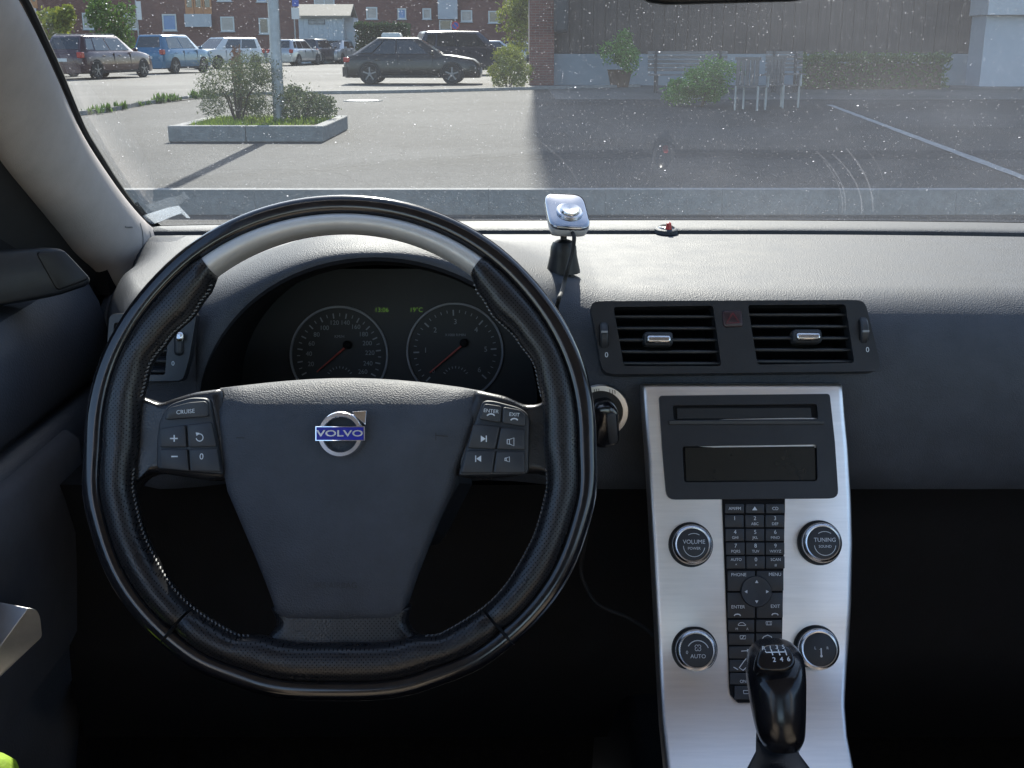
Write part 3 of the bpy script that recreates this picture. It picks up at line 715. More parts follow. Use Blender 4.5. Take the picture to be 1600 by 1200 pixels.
# ------------------------------------------------------------------ shaded block on the right
RY = 36.8
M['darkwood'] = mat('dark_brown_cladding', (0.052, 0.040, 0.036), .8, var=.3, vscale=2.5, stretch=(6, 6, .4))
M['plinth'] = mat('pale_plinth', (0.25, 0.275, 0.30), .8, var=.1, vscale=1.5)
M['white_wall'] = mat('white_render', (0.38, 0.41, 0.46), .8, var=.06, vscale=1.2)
rx0 = pt_y(832, 100, RY).x; rx1 = pt_y(1900, 100, RY).x
rb = root('shaded_block', 'tall brown clad block with pale plinth standing in shade at the right', 'building', (rx0 + 8, RY, 0))
pz = pt_y(1000, 84, RY).z
HB = 22.0
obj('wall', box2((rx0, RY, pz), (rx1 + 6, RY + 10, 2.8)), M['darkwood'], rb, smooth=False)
uw = [(rx0, 2.804), (rx1 + 6, 2.804), (rx1 + 6, HB), (rx0 - 1.6, HB)]      # unseen lean of the upper storeys, shaped to set the shadow edge
obj('upper_wall_shadow_lean', prism([Vector((x, RY + 10, z)) for x, z in uw][::-1], [Vector((x, RY, z)) for x, z in uw][::-1]), M['darkwood'], rb, smooth=False)
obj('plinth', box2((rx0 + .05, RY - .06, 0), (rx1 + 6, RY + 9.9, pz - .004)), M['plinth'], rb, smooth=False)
obj('corner_column', box2((rx0 - .10, RY - .35, 0), (pt_y(866, 60, RY - .35).x, RY - .066, 8)), M['brick'], rb, smooth=False)
nb = 46
for k in range(nb):
    x0 = rx0 + .78 + k * .36
    obj('cladding_board', box2((x0, RY - .04, pz + .01), (x0 + .335, RY - .002, 5.0)), M['darkwood'], rb, smooth=False)
for u0, u1 in ():
    a, c = pt_y(u0, -40, RY), pt_y(u1, 34, RY)
    w = obj('window', join(box2((a.x, RY - .09, c.z), (a.x + .1, RY - .042, a.z)), box2((c.x - .1, RY - .09, c.z), (c.x, RY - .042, a.z)), box2((a.x + .1, RY - .09, c.z), (c.x - .1, RY - .042, c.z + .1))), M['darkwood'], rb, smooth=False)
    obj('pane', box2((a.x + .1, RY - .06, c.z + .1), (c.x - .1, RY - .044, a.z)), M['pane'], w, smooth=False)
wx0 = pt_y(1537, 70, RY - 1.2).x
wz = pt_y(1560, 24, RY - 1.2).z
wb = root('white_annex', 'white rendered annex wall at the far right edge', 'building', (wx0 + 2, RY - 1.2, 0))
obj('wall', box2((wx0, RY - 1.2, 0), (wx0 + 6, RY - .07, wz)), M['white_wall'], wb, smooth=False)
obj('balcony_front', box2((wx0 - .1, RY - 1.5, wz + .01), (wx0 + 6, RY - .08, wz + 1.1)), M['panel_pale'], wb, smooth=False)
obj('roof_slab', box2((wx0 - .15, RY - 1.55, wz + 1.105), (wx0 + 6, RY - .075, wz + 1.25)), M['dash_low'], wb, smooth=False)
# dark rounded shape added beside the brick column; the object is not identified
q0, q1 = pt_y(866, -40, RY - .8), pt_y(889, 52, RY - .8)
shape_rt = root('dark_shape', 'dark shape with rounded lower end beside the brick corner column', 'wall box', ((q0.x + q1.x) / 2, RY - .8, q1.z))
obj('shape_body', box2((q0.x, RY - .8, q1.z), (q1.x, RY - .5, q0.z)), M['dash_low'], shape_rt, bevel=.12, seg=4)
obj('bracket', box2(((q0.x + q1.x) / 2 - .05, RY - .51, q1.z + .6), ((q0.x + q1.x) / 2 + .05, RY - .041, q1.z + .75)), M['steel'], shape_rt)

# ---- terrace furniture in the shade
M['benchwood'] = mat('grey_weathered_wood', (0.16, 0.145, 0.14), .8, var=.2, vscale=8, stretch=(.3, 2, 2))
M['pot'] = mat('brown_pot', (0.12, 0.075, 0.05), .8, var=.2, vscale=8)
def bench(u0, u1, vb, y, label, seat_h=.44, back=.9):
    a, c = pt_z(u0, vb, 0), pt_z(u1, vb, 0); x0, x1 = pt_y(u0, vb, y).x, pt_y(u1, vb, y).x
    b = root('bench', label, 'bench', ((x0 + x1) / 2, y, 0))
    for k in range(4): obj('seat_slat', box2((x0, y - .42 + .11 * k, seat_h), (x1, y - .33 + .11 * k, seat_h + .035)), M['benchwood'], b, bevel=.006)
    for k in range(5): obj('back_slat', box2((x0, y + .05 + .012 * k, seat_h + .10 + .105 * k), (x1, y + .085 + .012 * k, seat_h + .18 + .105 * k)), M['benchwood'], b, bevel=.006)
    for x in (x0 + .2, x1 - .2):
        obj('leg', join(box2((x - .03, y - .38, 0), (x + .03, y - .31, seat_h - .002)), box2((x - .03, y + .0, 0), (x + .03, y + .048, seat_h + .6))), M['dash_low'], b, smooth=False)
bench(1012, 1136, 122, 31.0, 'long slatted wooden bench behind the bright green bush in shade')
bench(1196, 1254, 118, 31.5, 'short slatted bench behind the terrace chairs')
def chair(u, vb, rz, label):
    p = pt_z(u, vb, 0)
    c = root('terrace_chair', label, 'chair', (p.x, p.y, 0), rz, group='terrace chairs in the shade', local=True)
    for k in range(5): obj('seat_slat', box2((-.24, -.23 + .095 * k, .42), (.24, -.15 + .095 * k, .44)), M['benchwood'], c, smooth=False)
    for k in range(5): obj('back_slat', box2((-.22 + .092 * k, .245 + .0, .46), (-.15 + .092 * k, .27, .92)), M['benchwood'], c, smooth=False)
    obj('back_rail', box2((-.25, .24, .921), (.25, .275, .98)), M['benchwood'], c, smooth=False)
    for x in (-.22, .22):
        for y in (-.21, .24):
            obj('leg', tube([Vector((x, y, .0)), Vector((x, y, .418 if y < 0 else .45))], .02, 6), M['steel'], c)
        obj('arm', box2((x * 1.14 - .025, -.24, .64), (x * 1.14 + .025, .26, .67)), M['benchwood'], c, smooth=False)
        obj('arm_post', box2((x * 1.14 - .02, -.22, .421), (x * 1.14 + .02, -.18, .638)), M['steel'], c, smooth=False)
chair(1172, 172, 2.6, 'weathered slatted terrace chair nearest the bright green bush')
chair(1222, 168, 2.2, 'weathered slatted terrace chair farther from the bright green bush')
p = pt_y(968, 131, 35.0); p.z = 0
pot = root('potted_plant', 'green plant in a brown pot left of the long bench', 'potted plant', (p.x, p.y, 0))
obj('pot', lathe([(.0005, 0), (.26, 0), (.36, .48), (.38, .5), (.33, .5), (.30, .44), (.0005, .44)], Vector((p.x, p.y, 0)), Vector((1, 0, 0)), Vector((0, 1, 0)), Vector((0, 0, 1)), 24), M['pot'], pot)
obj('foliage', leaves(Vector((p.x, p.y, 1.0)), (.55, .5, .55), 3600, .05, random.Random(31), 9, flat_bottom=False), M['leaf_shade'], pot, smooth=False)
bq = pt_z(1093, 166, 0)
bush('bush', 'bright green bush in front of the long bench', 'bush', bq, (.66, .5, .42), 6000, .04, M['leaf_shade'], 32, 12)
hq0, hq1 = pt_y(1250, 100, 33.5), pt_y(1480, 100, 33.5)
hr = random.Random(18); hv, hf = [], []
for i in range(4200):
    x = hr.uniform(hq0.x, hq1.x); z = hr.uniform(.05, .85) if hr.random() < .6 else .85 + hr.gauss(0, .06); y = 33.5 + hr.uniform(-.4, .4)
    u = Vector((hr.gauss(0, 1), hr.gauss(0, 1), hr.gauss(0, 1))).normalized(); w = u.orthogonal().normalized(); s = hr.uniform(.05, .09)
    b = len(hv); q = Vector((x, y, z)); hv += [q - u * s, q + w * s * .5, q + u * s, q - w * s * .5]; hf.append((b, b + 1, b + 2, b + 3))
hd2 = root('hedge', 'low hedge along the pale plinth right of the chairs', 'hedge', ((hq0.x + hq1.x) / 2, 33.5, 0))
obj('foliage', (hv, hf), M['leaf_green'], hd2, smooth=False)
obj('stems', box2((hq0.x + .2, 33.3, 0), (hq1.x - .2, 33.7, .7)), M['bark'], hd2)

# ------------------------------------------------------------------ signs
M['sign_white'] = mat('sign_white', (0.62, 0.63, 0.63), .5, var=.06, vscale=6)
M['sign_blue'] = mat('sign_blue', (0.03, 0.09, 0.42), .5, var=.06, vscale=6)
M['sign_red'] = mat('sign_red', (0.55, 0.05, 0.05), .5, var=.06, vscale=6)
def post_sign(name, label, u, y, plates, top_v):
    x = pt_y(u, 50, y).x; zt = pt_y(u, top_v, y).z
    s = root(name, label, 'sign', (x, y, 0))
    obj('post', tube([Vector((x, y, 0)), Vector((x, y, zt))], .04, 8), M['steel'], s)
    for u0, v0, u1, v1, mm, shape in plates:
        a, c = pt_y(u0, v0, y - .06), pt_y(u1, v1, y - .06)
        if shape == 'round':
            cc = (a + c) / 2; r = (c.x - a.x) / 2
            pl2 = obj('sign_plate', lathe([(r, .0), (r, .02), (r * .78, .021), (r * .78, 0)], cc, Vector((1, 0, 0)), Vector((0, 0, 1)), Vector((0, -1, 0)), 28), M['sign_red'], s)
            obj('sign_centre', lathe([(r * .78, .012), (.0005, .016)], cc, Vector((1, 0, 0)), Vector((0, 0, 1)), Vector((0, -1, 0)), 28), M['sign_blue'], pl2)
            obj('sign_bar', box(cc + Vector((0, -.022, 0)), (r * 1.7, .006, r * .2), Vector((.7071, 0, -.7071)), Vector((0, 1, 0)), Vector((.7071, 0, .7071))), M['sign_red'], pl2)
        else:
            obj('sign_plate', box2((a.x, y - .08, c.z), (c.x, y - .05, a.z)), M[mm], s, bevel=.01)
post_sign('road_sign', 'tall white sign plate on a post before the brick block', 216, 70, [(212, 2, 222, 31, 'sign_white', '')], 0)
post_sign('parking_sign', 'blue square sign above a white plate near the shed', 461, 74, [(456, -4, 467, 10, 'sign_blue', ''), (455, 12, 468, 30, 'sign_white', '')], -5)
post_sign('no_parking_sign', 'round red and blue no-parking sign on a post before the brick block', 711.5, 70, [(705, 33, 718, 47, '', 'round')], 30)

# ------------------------------------------------------------------ parked cars
M['tyre'] = mat('tyre', (0.015, 0.015, 0.015), .8, var=.2, vscale=20)
M['alloy'] = mat('alloy_wheel', (0.20, 0.20, 0.21), .4, metal=.6, var=.1, vscale=20)
M['carglass'] = mat('car_glass', (0.015, 0.02, 0.024), .04, spec=.9, var=.2, vscale=3)
M['tail'] = mat('tail_lamp', (0.40, 0.02, 0.02), .2, var=.1, vscale=10)
M['headlamp'] = mat('head_lamp', (0.55, 0.57, 0.60), .12, metal=.3, var=.1, vscale=10)
M['plate_w'] = mat('number_plate', (0.6, 0.6, 0.6), .5, var=.05, vscale=10)
def paint(name, c, metal=.25, coat=.5): return mat(name, c, .32, metal=metal, coat=coat, coat_rough=.04, var=.06, vscale=2)
M['p_maroon'] = paint('maroon_paint', (0.045, 0.014, 0.022)); M['p_blue'] = paint('blue_paint', (0.015, 0.125, 0.24)); M['p_white'] = paint('white_paint', (0.62, 0.62, 0.60), 0)
M['p_black'] = paint('black_paint', (0.004, 0.0045, 0.005), 0, .15); M['p_navy'] = paint('navy_paint', (0.012, 0.016, 0.032), .1, .5); M['p_silver'] = paint('silver_paint', (0.40, 0.41, 0.42), .6); M['p_grey'] = paint('grey_paint', (0.16, 0.165, 0.17), .5)
def wheel_proto():
    w = root('wheel_source', None, None, (0, 0, 0), local=True)
    X, Y, Z = Vector((1, 0, 0)), Vector((0, 1, 0)), Vector((0, 0, 1))
    o = Vector((0, 0, 0))
    ty = lathe([(.21, -.10), (.29, -.11), (.315, -.09), (.32, 0), (.315, .09), (.29, .11), (.215, .105)], o, Y, Z, X, 28)
    rm = lathe([(.216, .10), (.20, .085), (.19, .05), (.0005, .055)], o, Y, Z, X, 28)
    sp2 = [box(Vector((.085, math.cos(a) * .115, math.sin(a) * .115)), (.03, .19, .042), X, Vector((0, math.cos(a), math.sin(a))), Vector((0, -math.sin(a), math.cos(a)))) for a in [2 * math.pi * k / 5 + .3 for k in range(5)]] + [lathe([(.06, .09), (.05, .105), (.0005, .105)], o, Y, Z, X, 14)]
    return w, ty, join(*sp2), rm
_w, TYRE, SPOKES, RIM = wheel_proto()
bpy.data.objects.remove(_w)
tyre_src = spoke_src = rim_src = None
def car(label, pos, az, paint_m, L=4.3, W=1.78, H=1.45, style='hatch', hood=1.15, roof_sign=False, roofrails=False):
    global tyre_src, spoke_src, rim_src
    c = root('parked_car', label, 'car', (pos.x, pos.y, pos.z), -R(az), group='cars parked in the yard', local=True)
    pm = M[paint_m]; hw = W / 2; h = L / 2
    belt = H * .63
    # windscreen and rear screen positions along the car (front is +y)
    yw = h - hood; yr = {'hatch': -h + .22, 'estate': -h + .14, 'mpv': -h + .12, 'suv': -h + .16}[style]
    rf = yw - {'hatch': .78, 'estate': .80, 'mpv': .72, 'suv': .70}[style]; rr = yr + {'hatch': .80, 'estate': .34, 'mpv': .20, 'suv': .34}[style]
    hood_f = belt - (.20 if style != 'mpv' else .12)
    def top(y):
        if y > yw: t = (y - yw) / (h - yw); return belt - .005 + (hood_f - belt) * t ** 1.5 - .16 * max(0, t - .86) / .14
        if y < yr: return belt - .22 * ((yr - y) / (yr + h + 1e-6)) ** 2
        return belt
    def wid(y):
        t = abs(y) / h; return hw * (1 - .16 * max(0, (t - .72) / .28) ** 2)
    rings = []
    st_ = [-h, -h + .03, -h + .09, -h + .22, -h + .5, -h + .9, -.6, 0, .6, h - hood - .02, h - hood + .15, h - .75, h - .45, h - .22, h - .08, h - .02, h]
    for i, y in enumerate(st_):
        e = {0: .90, 1: .96, len(st_) - 1: .86, len(st_) - 2: .93}.get(i, 1)
        w = wid(y) * (e if e < 1 else 1); zt = top(y); zb = .20 + (.10 if i in (0, len(st_) - 1) else 0)
        hh = zt - zb
        half = [(.80 * w, zb), (.95 * w, zb + .05 * hh), (w, zb + .22 * hh), (w * 1.0, zb + .45 * hh), (w * .985, zb + .72 * hh), (w * .955, zb + .93 * hh), (w * .90, zb + hh), (w * .45, zb + hh + (.02 if y > yw else .0))]
        rings.append([Vector((x, y, z)) for x, z in half] + [Vector((-x, y, z)) for x, z in half[::-1]])
    obj('body', loft(rings), pm, c, angle=40)
    # cabin: solid painted greenhouse with glass panels set on it
    zr = H - .05
    bw, tw_ = hw * .90, hw * .70
    bot = [(-bw * .86, yw), (bw * .86, yw), (bw, yw - .35), (bw, yr + .2), (bw * .86, yr), (-bw * .86, yr), (-bw, yr + .2), (-bw, yw - .35)]
    topr = [(-tw_ * .86, rf), (tw_ * .86, rf), (tw_, rf - .18), (tw_, rr + .1), (tw_ * .90, rr), (-tw_ * .90, rr), (-tw_, rr + .1), (-tw_, rf - .18)]
    r0 = [Vector((x, y, belt - .02)) for x, y in bot]; r1 = [Vector((x, y, zr)) for x, y in topr]
    r2 = [Vector((x * .86, y * .96 + .04 * (rf + rr) / 2, H - .008)) for x, y in topr]; r3 = [Vector((x * .4, (y - (rf + rr) / 2) * .6 + (rf + rr) / 2, H)) for x, y in topr]
    obj('roof', loft([r0, r1, r2, r3][::1]), pm, c, angle=38)
    def panel(a, b, cc, d, ins, name):
        q = lambda s, t: a.lerp(b, s).lerp(d.lerp(cc, s), t)
        n = (b - a).cross(d - a).normalized()
        if n.dot((a + cc) / 2 - Vector((0, (rf + rr) / 2, (belt + H) / 2))) < 0: n = -n
        P_ = [q(ins[0], ins[2]), q(ins[1], ins[2]), q(ins[1], ins[3]), q(ins[0], ins[3])]
        return obj(name, prism([p + n * .001 for p in P_], [p + n * .010 for p in P_]), M['carglass'], c, smooth=False)
    panel(r0[0], r0[1], r1[1], r1[0], (.04, .96, .06, .95), 'windscreen_pane')
    panel(r0[4], r0[5], r1[5], r1[4], (.06, .94, .18, .93), 'rear_pane')
    for s in (0, 1):
        a, b, cc, d = (r0[2], r0[3], r1[3], r1[2]) if s == 0 else (r0[7], r0[6], r1[6], r1[7])
        panel(a, b, cc, d, (.03, .46, .10, .90), 'side_pane'); panel(a, b, cc, d, (.49, .80 if style != 'mpv' else .92, .10, .90), 'side_pane')
        if style in ('estate', 'suv', 'hatch'): panel(a, b, cc, d, (.83, .985, .16, .86), 'side_pane')
    # wheels and arches
    for sx in (-1, 1):
        for wy in (h - .88, -h + .82):
            yv = wy
            ar = [Vector((sx * (hw + .004), yv + .375 * math.cos(a), .32 + .375 * math.sin(a))) for a in [math.pi * k / 14 for k in range(15)]] + [Vector((sx * (hw + .004), yv - .375, .215)), Vector((sx * (hw + .004), yv + .375, .215))]
            obj('wheel_arch', prism([p - Vector((sx * .1, 0, 0)) for p in ar], ar), M['tyre'], c, smooth=False)
            wo = None
            if tyre_src is None:
                tyre_src = obj('wheel', TYRE, M['tyre'], c); spoke_src = obj('wheel_spokes', SPOKES, M['alloy'], tyre_src); rim_src = obj('wheel_rim', RIM, M['dash_low'], tyre_src); wo = tyre_src
            else:
                wo = tyre_src.copy(); COL.objects.link(wo); wo.parent = c
                for ch in (spoke_src, rim_src):
                    cc2 = ch.copy(); COL.objects.link(cc2); cc2.parent = wo
            wo.location = (sx * (hw - .085), yv, .32); wo.rotation_euler = (0, 0, 0 if sx > 0 else math.pi)
    for sx in (-1, 1):
        wy = wid(h - .2) * .9
        obj('headlight', loft([[Vector((sx * wy * (.55 + .45 * q), h - .06 - .26 * q ** 2 + dy, hood_f - .17 + dz * (1 - .4 * abs(q - .4)))) for q, dz in ((0, -.05), (.5, -.06), (1, -.02), (1, .09), (.5, .09), (0, .05))] for dy in (-.06, .045)]), M['headlamp'], c, angle=50)
        tz = belt - .14
        obj('taillight', box2((sx * (hw * .70), -h + .008, tz - .08), (sx * (hw * .915), -h + .22, tz + (.07 if style == 'hatch' else .13))), M['tail'], c, bevel=.03)
        obj('door_mirror', box((sx * (hw + .06), yw - .32, belt + .06), (.17, .10, .13)), pm, c, bevel=.03)
        for dy in (-.15, -1.15):
            obj('door_handle', box((sx * (hw * .99 + .012), dy + .1, belt - .15), (.02, .18, .03)), pm, c, bevel=.006)
        for dy in (.55 + .1, -.42):
            obj('door_gap', box2((sx * (hw * .96), dy - .004, .34), (sx * (hw + .0015), dy + .004, belt - .06)), M['tyre'], c, smooth=False)
        obj('sill_strip', box2((sx * hw * .93, -h + 1.2, .21), (sx * (hw + .008), h - 1.28, .29)), M['tyre'], c, bevel=.01)
        if roofrails: obj('roof_rail', tube([Vector((sx * tw_ * .92, rf - .2, H - .02)), Vector((sx * tw_ * .92, rf - .35, H + .03)), Vector((sx * tw_ * .92, rr + .3, H + .03)), Vector((sx * tw_ * .92, rr + .12, H - .02))], .016, 6), M['alloy'], c)
    obj('number_plate', box2((-.26, -h - .012, .62 if style != 'hatch' else .5), (.26, -h + .04, .73 if style != 'hatch' else .61)), M['plate_w'], c, smooth=False)
    obj('number_plate', box2((-.26, h - .03, .38), (.26, h + .012, .49)), M['plate_w'], c, smooth=False)
    obj('rear_bumper', loft([[Vector((x * hw, -h + dy, z)) for x, dy in ((-.92, .12), (-.86, -.035), (0, -.05), (.86, -.035), (.92, .12), (0, .3))] for z in (.24, .30, .50, .53)]), pm, c, angle=50)
    obj('front_grille', box2((-.45, h - .02, .52), (.45, h + .01, .62)), M['tyre'], c, bevel=.01)
    if roof_sign:
        obj('roof_sign', loft([[Vector((x, y + rr + .42, H - .005 + z)) for x, y in ((-.30, -.30 * k), (.30, -.30 * k), (.30, .30 * k), (-.30, .30 * k))] for k, z in ((1, 0), (.98, .07), (.86, .14))]), M['sign_white'], c, bevel=.02)
    return c
car('black hatchback with white roof sign parked side-on', pt_z(648, 131, .012), 91, 'p_black', 4.25, 1.77, 1.41, 'hatch', roof_sign=True)
car('dark maroon estate car with roof rails near the left pillar', pt_z(158, 122, .012), 14, 'p_maroon', 4.75, 1.84, 1.52, 'estate', roofrails=True)
car('bright blue boxy hatchback between the maroon and white cars', pt_z(272, 114, .012), 16, 'p_blue', 4.0, 1.70, 1.60, 'mpv', hood=.85)
car('white hatchback facing forward beside the blue car', pt_z(352, 107, .012), 214, 'p_white', 4.25, 1.78, 1.56, 'mpv', hood=.95)
car('grey car half hidden behind the left pillar', pt_z(55, 121, .012), 14, 'p_grey', 4.3, 1.78, 1.45, 'hatch')
car('silver estate car seen from behind, right of the lamp post', pt_z(462, 102, .012), 14, 'p_silver', 4.5, 1.78, 1.50, 'estate')
car('dark car just right of the silver estate', pt_z(497, 100, .012), 12, 'p_navy', 4.4, 1.8, 1.55, 'suv')
car('pale silver car facing forward near the shed', pt_z(527, 99, .012), 192, 'p_silver', 4.4, 1.8, 1.50, 'mpv', hood=.95)
car('navy people carrier behind the black hatchback', pt_z(728, 117, .012), 74, 'p_navy', 4.6, 1.85, 1.72, 'suv')
car('silver car farther back behind the yellow green bush', pt_z(772, 98, .012), 60, 'p_silver', 4.4, 1.78, 1.47, 'estate')
car('grey car farthest back beside the shaded block', pt_z(812, 97, .012), 60, 'p_grey', 4.3, 1.78, 1.47, 'hatch')

# ================================================================== the car we sit in: windscreen
WS_A = R(31.5); WS_Y, WS_Z, WS_CX = 1.455, 0.985, 0.2
def ws_pt(x, s, off=0.0):
    yb = WS_Y - 0.12 * (x - WS_CX) ** 2
    return Vector((x, yb - s * math.cos(WS_A) - off * math.sin(WS_A), WS_Z + s * math.sin(WS_A) - off * math.cos(WS_A)))
def ws_uv(u, v):
    n = Vector((0, -math.sin(WS_A), -math.cos(WS_A))); x = 0.0
    for _ in range(6):
        p = pt_plane(u, v, ws_pt(x, 0), n); x = p.x
    return x, (p.z - WS_Z) / math.sin(WS_A)
def circ3(a, b, c):
    (ax, ay), (bx, by), (cx, cy_) = a, b, c
    d = 2 * (ax * (by - cy_) + bx * (cy_ - ay) + cx * (ay - by))
    ux = ((ax * ax + ay * ay) * (by - cy_) + (bx * bx + by * by) * (cy_ - ay) + (cx * cx + cy_ * cy_) * (ay - by)) / d
    uy = ((ax * ax + ay * ay) * (cx - bx) + (bx * bx + by * by) * (ax - cx) + (cx * cx + cy_ * cy_) * (bx - ax)) / d
    return ux, uy, math.hypot(ax - ux, ay - uy)
ARCS = []
for p, w, amp in ((((845, 222), (880, 252), (906, 292)), .0007, .06), (((560, 246), (700, 232), (842, 218)), .0005, .05),
                  (((1275, 236), (1300, 262), (1320, 330)), .0006, .10), (((1322, 232), (1352, 275), (1364, 330)), .0007, .12),
                  (((1286, 250), (1306, 280), (1316, 332)), .0005, .10), (((1300, 240), (1334, 280), (1346, 334)), .0007, .12),
                  (((1352, 232), (1368, 252), (1380, 282)), .0004, .08)):
    q = [ws_uv(*k) for k in p]
    cx, cy_, rr = circ3(*q)
    xs = [k[0] for k in q]
    ARCS.append((cx, cy_, rr, w, amp * .5, min(xs), max(xs)))
M['glass'] = glass_dust_veil()

WX0, WX1 = -0.452, 0.875
wind = root('windscreen', 'dusty raked windscreen with wiper smears above the dashboard', 'windscreen', (WS_CX, WS_Y, WS_Z))
NX, NS = 30, 24
V, Fc, UVS = [], [], []
EDGE_PX = [(-60, -160), (35, 0), (82, 100), (124, 200), (168, 270), (191, 303), (217, 335), (236, 351), (262, 370), (292, 388)]
EDGE = sorted((ws_uv(*p)[1], ws_uv(*p)[0]) for p in EDGE_PX)
def ws_edge(x0, s):      # side edges lean inwards with height and round into the foot
    if s <= EDGE[0][0]: x = EDGE[0][1]
    elif s >= EDGE[-1][0]: x = EDGE[-1][1] + (s - EDGE[-1][0]) * .06
    else:
        for (sa, xa), (sb, xb) in zip(EDGE, EDGE[1:]):
            if sa <= s <= sb: x = xa + (xb - xa) * (s - sa) / (sb - sa)
    return x if x0 < 0 else .40 - x
for j in range(NS + 1):
    s = -0.01 + 0.90 * (j / NS) ** 1.6
    for i in range(NX + 1):
        k = i / NX
        x = ws_edge(WX0, s) * (1 - k) + ws_edge(WX1, s) * k
        V.append(ws_pt(x, s)); UVS.append((x, s))
for j in range(NS):
    for i in range(NX):
        a = j * (NX + 1) + i
        Fc.append((a, a + 1, a + NX + 2, a + NX + 1))
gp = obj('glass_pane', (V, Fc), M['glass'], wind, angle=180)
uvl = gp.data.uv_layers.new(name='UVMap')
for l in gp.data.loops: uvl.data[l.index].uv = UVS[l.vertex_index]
# ceramic band along the foot of the glass
def strip(x0, x1, s0f, s1f, off, n=40):
    V = []
    for i in range(n + 1):
        x = x0 + (x1 - x0) * i / n
        V += [ws_pt(x, s0f(x), off), ws_pt(x, s1f(x), off)]
    return V, [(2 * i, 2 * i + 2, 2 * i + 3, 2 * i + 1) for i in range(n)]
M['frit'] = mat('ceramic_band', (0.015, 0.016, 0.016), 0.5, var=0.1, vscale=60)
obj('ceramic_band', strip(ws_edge(-1, -.008), ws_edge(1, -.008), lambda x: -0.008, lambda x: 0.012, 0.002), M['frit'], wind)
# comb of short ceramic ticks round the lower left corner
tick = []
for k in range(70):
    s0 = .075 * (1 - k / 70) ** 1.5 - .002; xe = ws_edge(-1, s0)
    tick.append(([ws_pt(xe + .002, s0, .002), ws_pt(xe + .002, s0 + .0012, .002), ws_pt(xe + .011, s0 + .0080, .002), ws_pt(xe + .011, s0 + .0068, .002)], [(0, 1, 2, 3)]))
t = obj('ceramic_ticks', join(*tick), M['frit'], wind, smooth=False); t['kind'] = 'stuff'
# rubber gasket up the left and right edges
for x0 in (WX0, WX1):
    obj('gasket', tube([ws_pt(ws_edge(x0, s) + (0.004 if x0 < 0 else -0.004), s, 0.004) for s in [-.008 + .9 * (k / 40) ** 1.7 for k in range(41)]], 0.0040, 8), M['rubber'], wind)
obj('foot_seal', tube([ws_pt(WX0 + (WX1 - WX0) * k / 40, -0.004, 0.006) for k in range(41)], 0.006, 8), M['rubber'], wind)
# faint mirrored maker's stamp in the lower left corner
def S_ws(u, v):
    x, s = ws_uv(u, v); return ws_pt(x, s, 0.003)
M['stamp'] = mat('grey_stamp', (0.10, 0.105, 0.11), 0.6, var=0.1, vscale=90)
stm = [stroke(S_ws, [(312, 355), (338, 355)], 1.0, 0), stroke(S_ws, [(312, 355), (312, 369)], 1.0, 0), stroke(S_ws, [(312, 363), (334, 363)], .8, 0)]
obj('stamp', join(*stm), M['stamp'], wind, smooth=False)
for s_, u_, v_, c_ in (('SUÉ', 303, 310, 4.5), ('ɘʞi', 330, 333, 4.0)):
    pass

# strip of clear tape stuck across the lower left corner of the glass
M['tape'], nt, b, out = new_mat('clear_tape')
b.inputs['Base Color'].default_value = (0.85, 0.9, 0.95, 1); b.inputs['Roughness'].default_value = 0.15
tr = nd(nt, 'ShaderNodeBsdfTransparent'); mx = nd(nt, 'ShaderNodeMixShader'); nz = nd(nt, 'ShaderNodeTexNoise', i_Scale=60.0, i_Detail=4.0)
mr = nd(nt, 'ShaderNodeMapRange'); mr.inputs[3].default_value = .12; mr.inputs[4].default_value = .42
tl = nd(nt, 'ShaderNodeBsdfTranslucent'); tl.inputs[0].default_value = (.8, .86, .92, 1)
a2 = nd(nt, 'ShaderNodeMixShader', i_0=0.45); nt.links.new(b.outputs[0], a2.inputs[1]); nt.links.new(tl.outputs[0], a2.inputs[2])
nt.links.new(nz.outputs[0], mr.inputs[0]); nt.links.new(mr.outputs[0], mx.inputs[0]); nt.links.new(tr.outputs[0], mx.inputs[1]); nt.links.new(a2.outputs[0], mx.inputs[2]); nt.links.new(mx.outputs[0], out.inputs[0])
def S_tape(u, v):
    x, s = ws_uv(u, v); return ws_pt(x, s, 0.006)
top = [(219, 331), (240, 324), (262, 317), (280, 313.5), (288, 314), (298, 325)]
bot = [(234, 345), (250, 339), (268, 331.5), (284, 325.5), (292, 325), (298.5, 326)]
tv = [S_tape(*p) for p in top] + [S_tape(*p) for p in bot]
nrm = Vector((0, -math.sin(WS_A), -math.cos(WS_A)))
tf = [(i, i + 1, 7 + i, 6 + i) for i in range(5)]
tv2 = [p + nrm * (0.0004 + (0.006 if i % 6 > 3 else 0)) for i, p in enumerate(tv)]
obj('tape_strip', (tv2 + [p - nrm * .0004 for p in tv2], tf + [tuple(12 + k for k in f[::-1]) for f in tf]), M['tape'], None, label='strip of clear tape across the lower left corner of the windscreen', cat='tape')

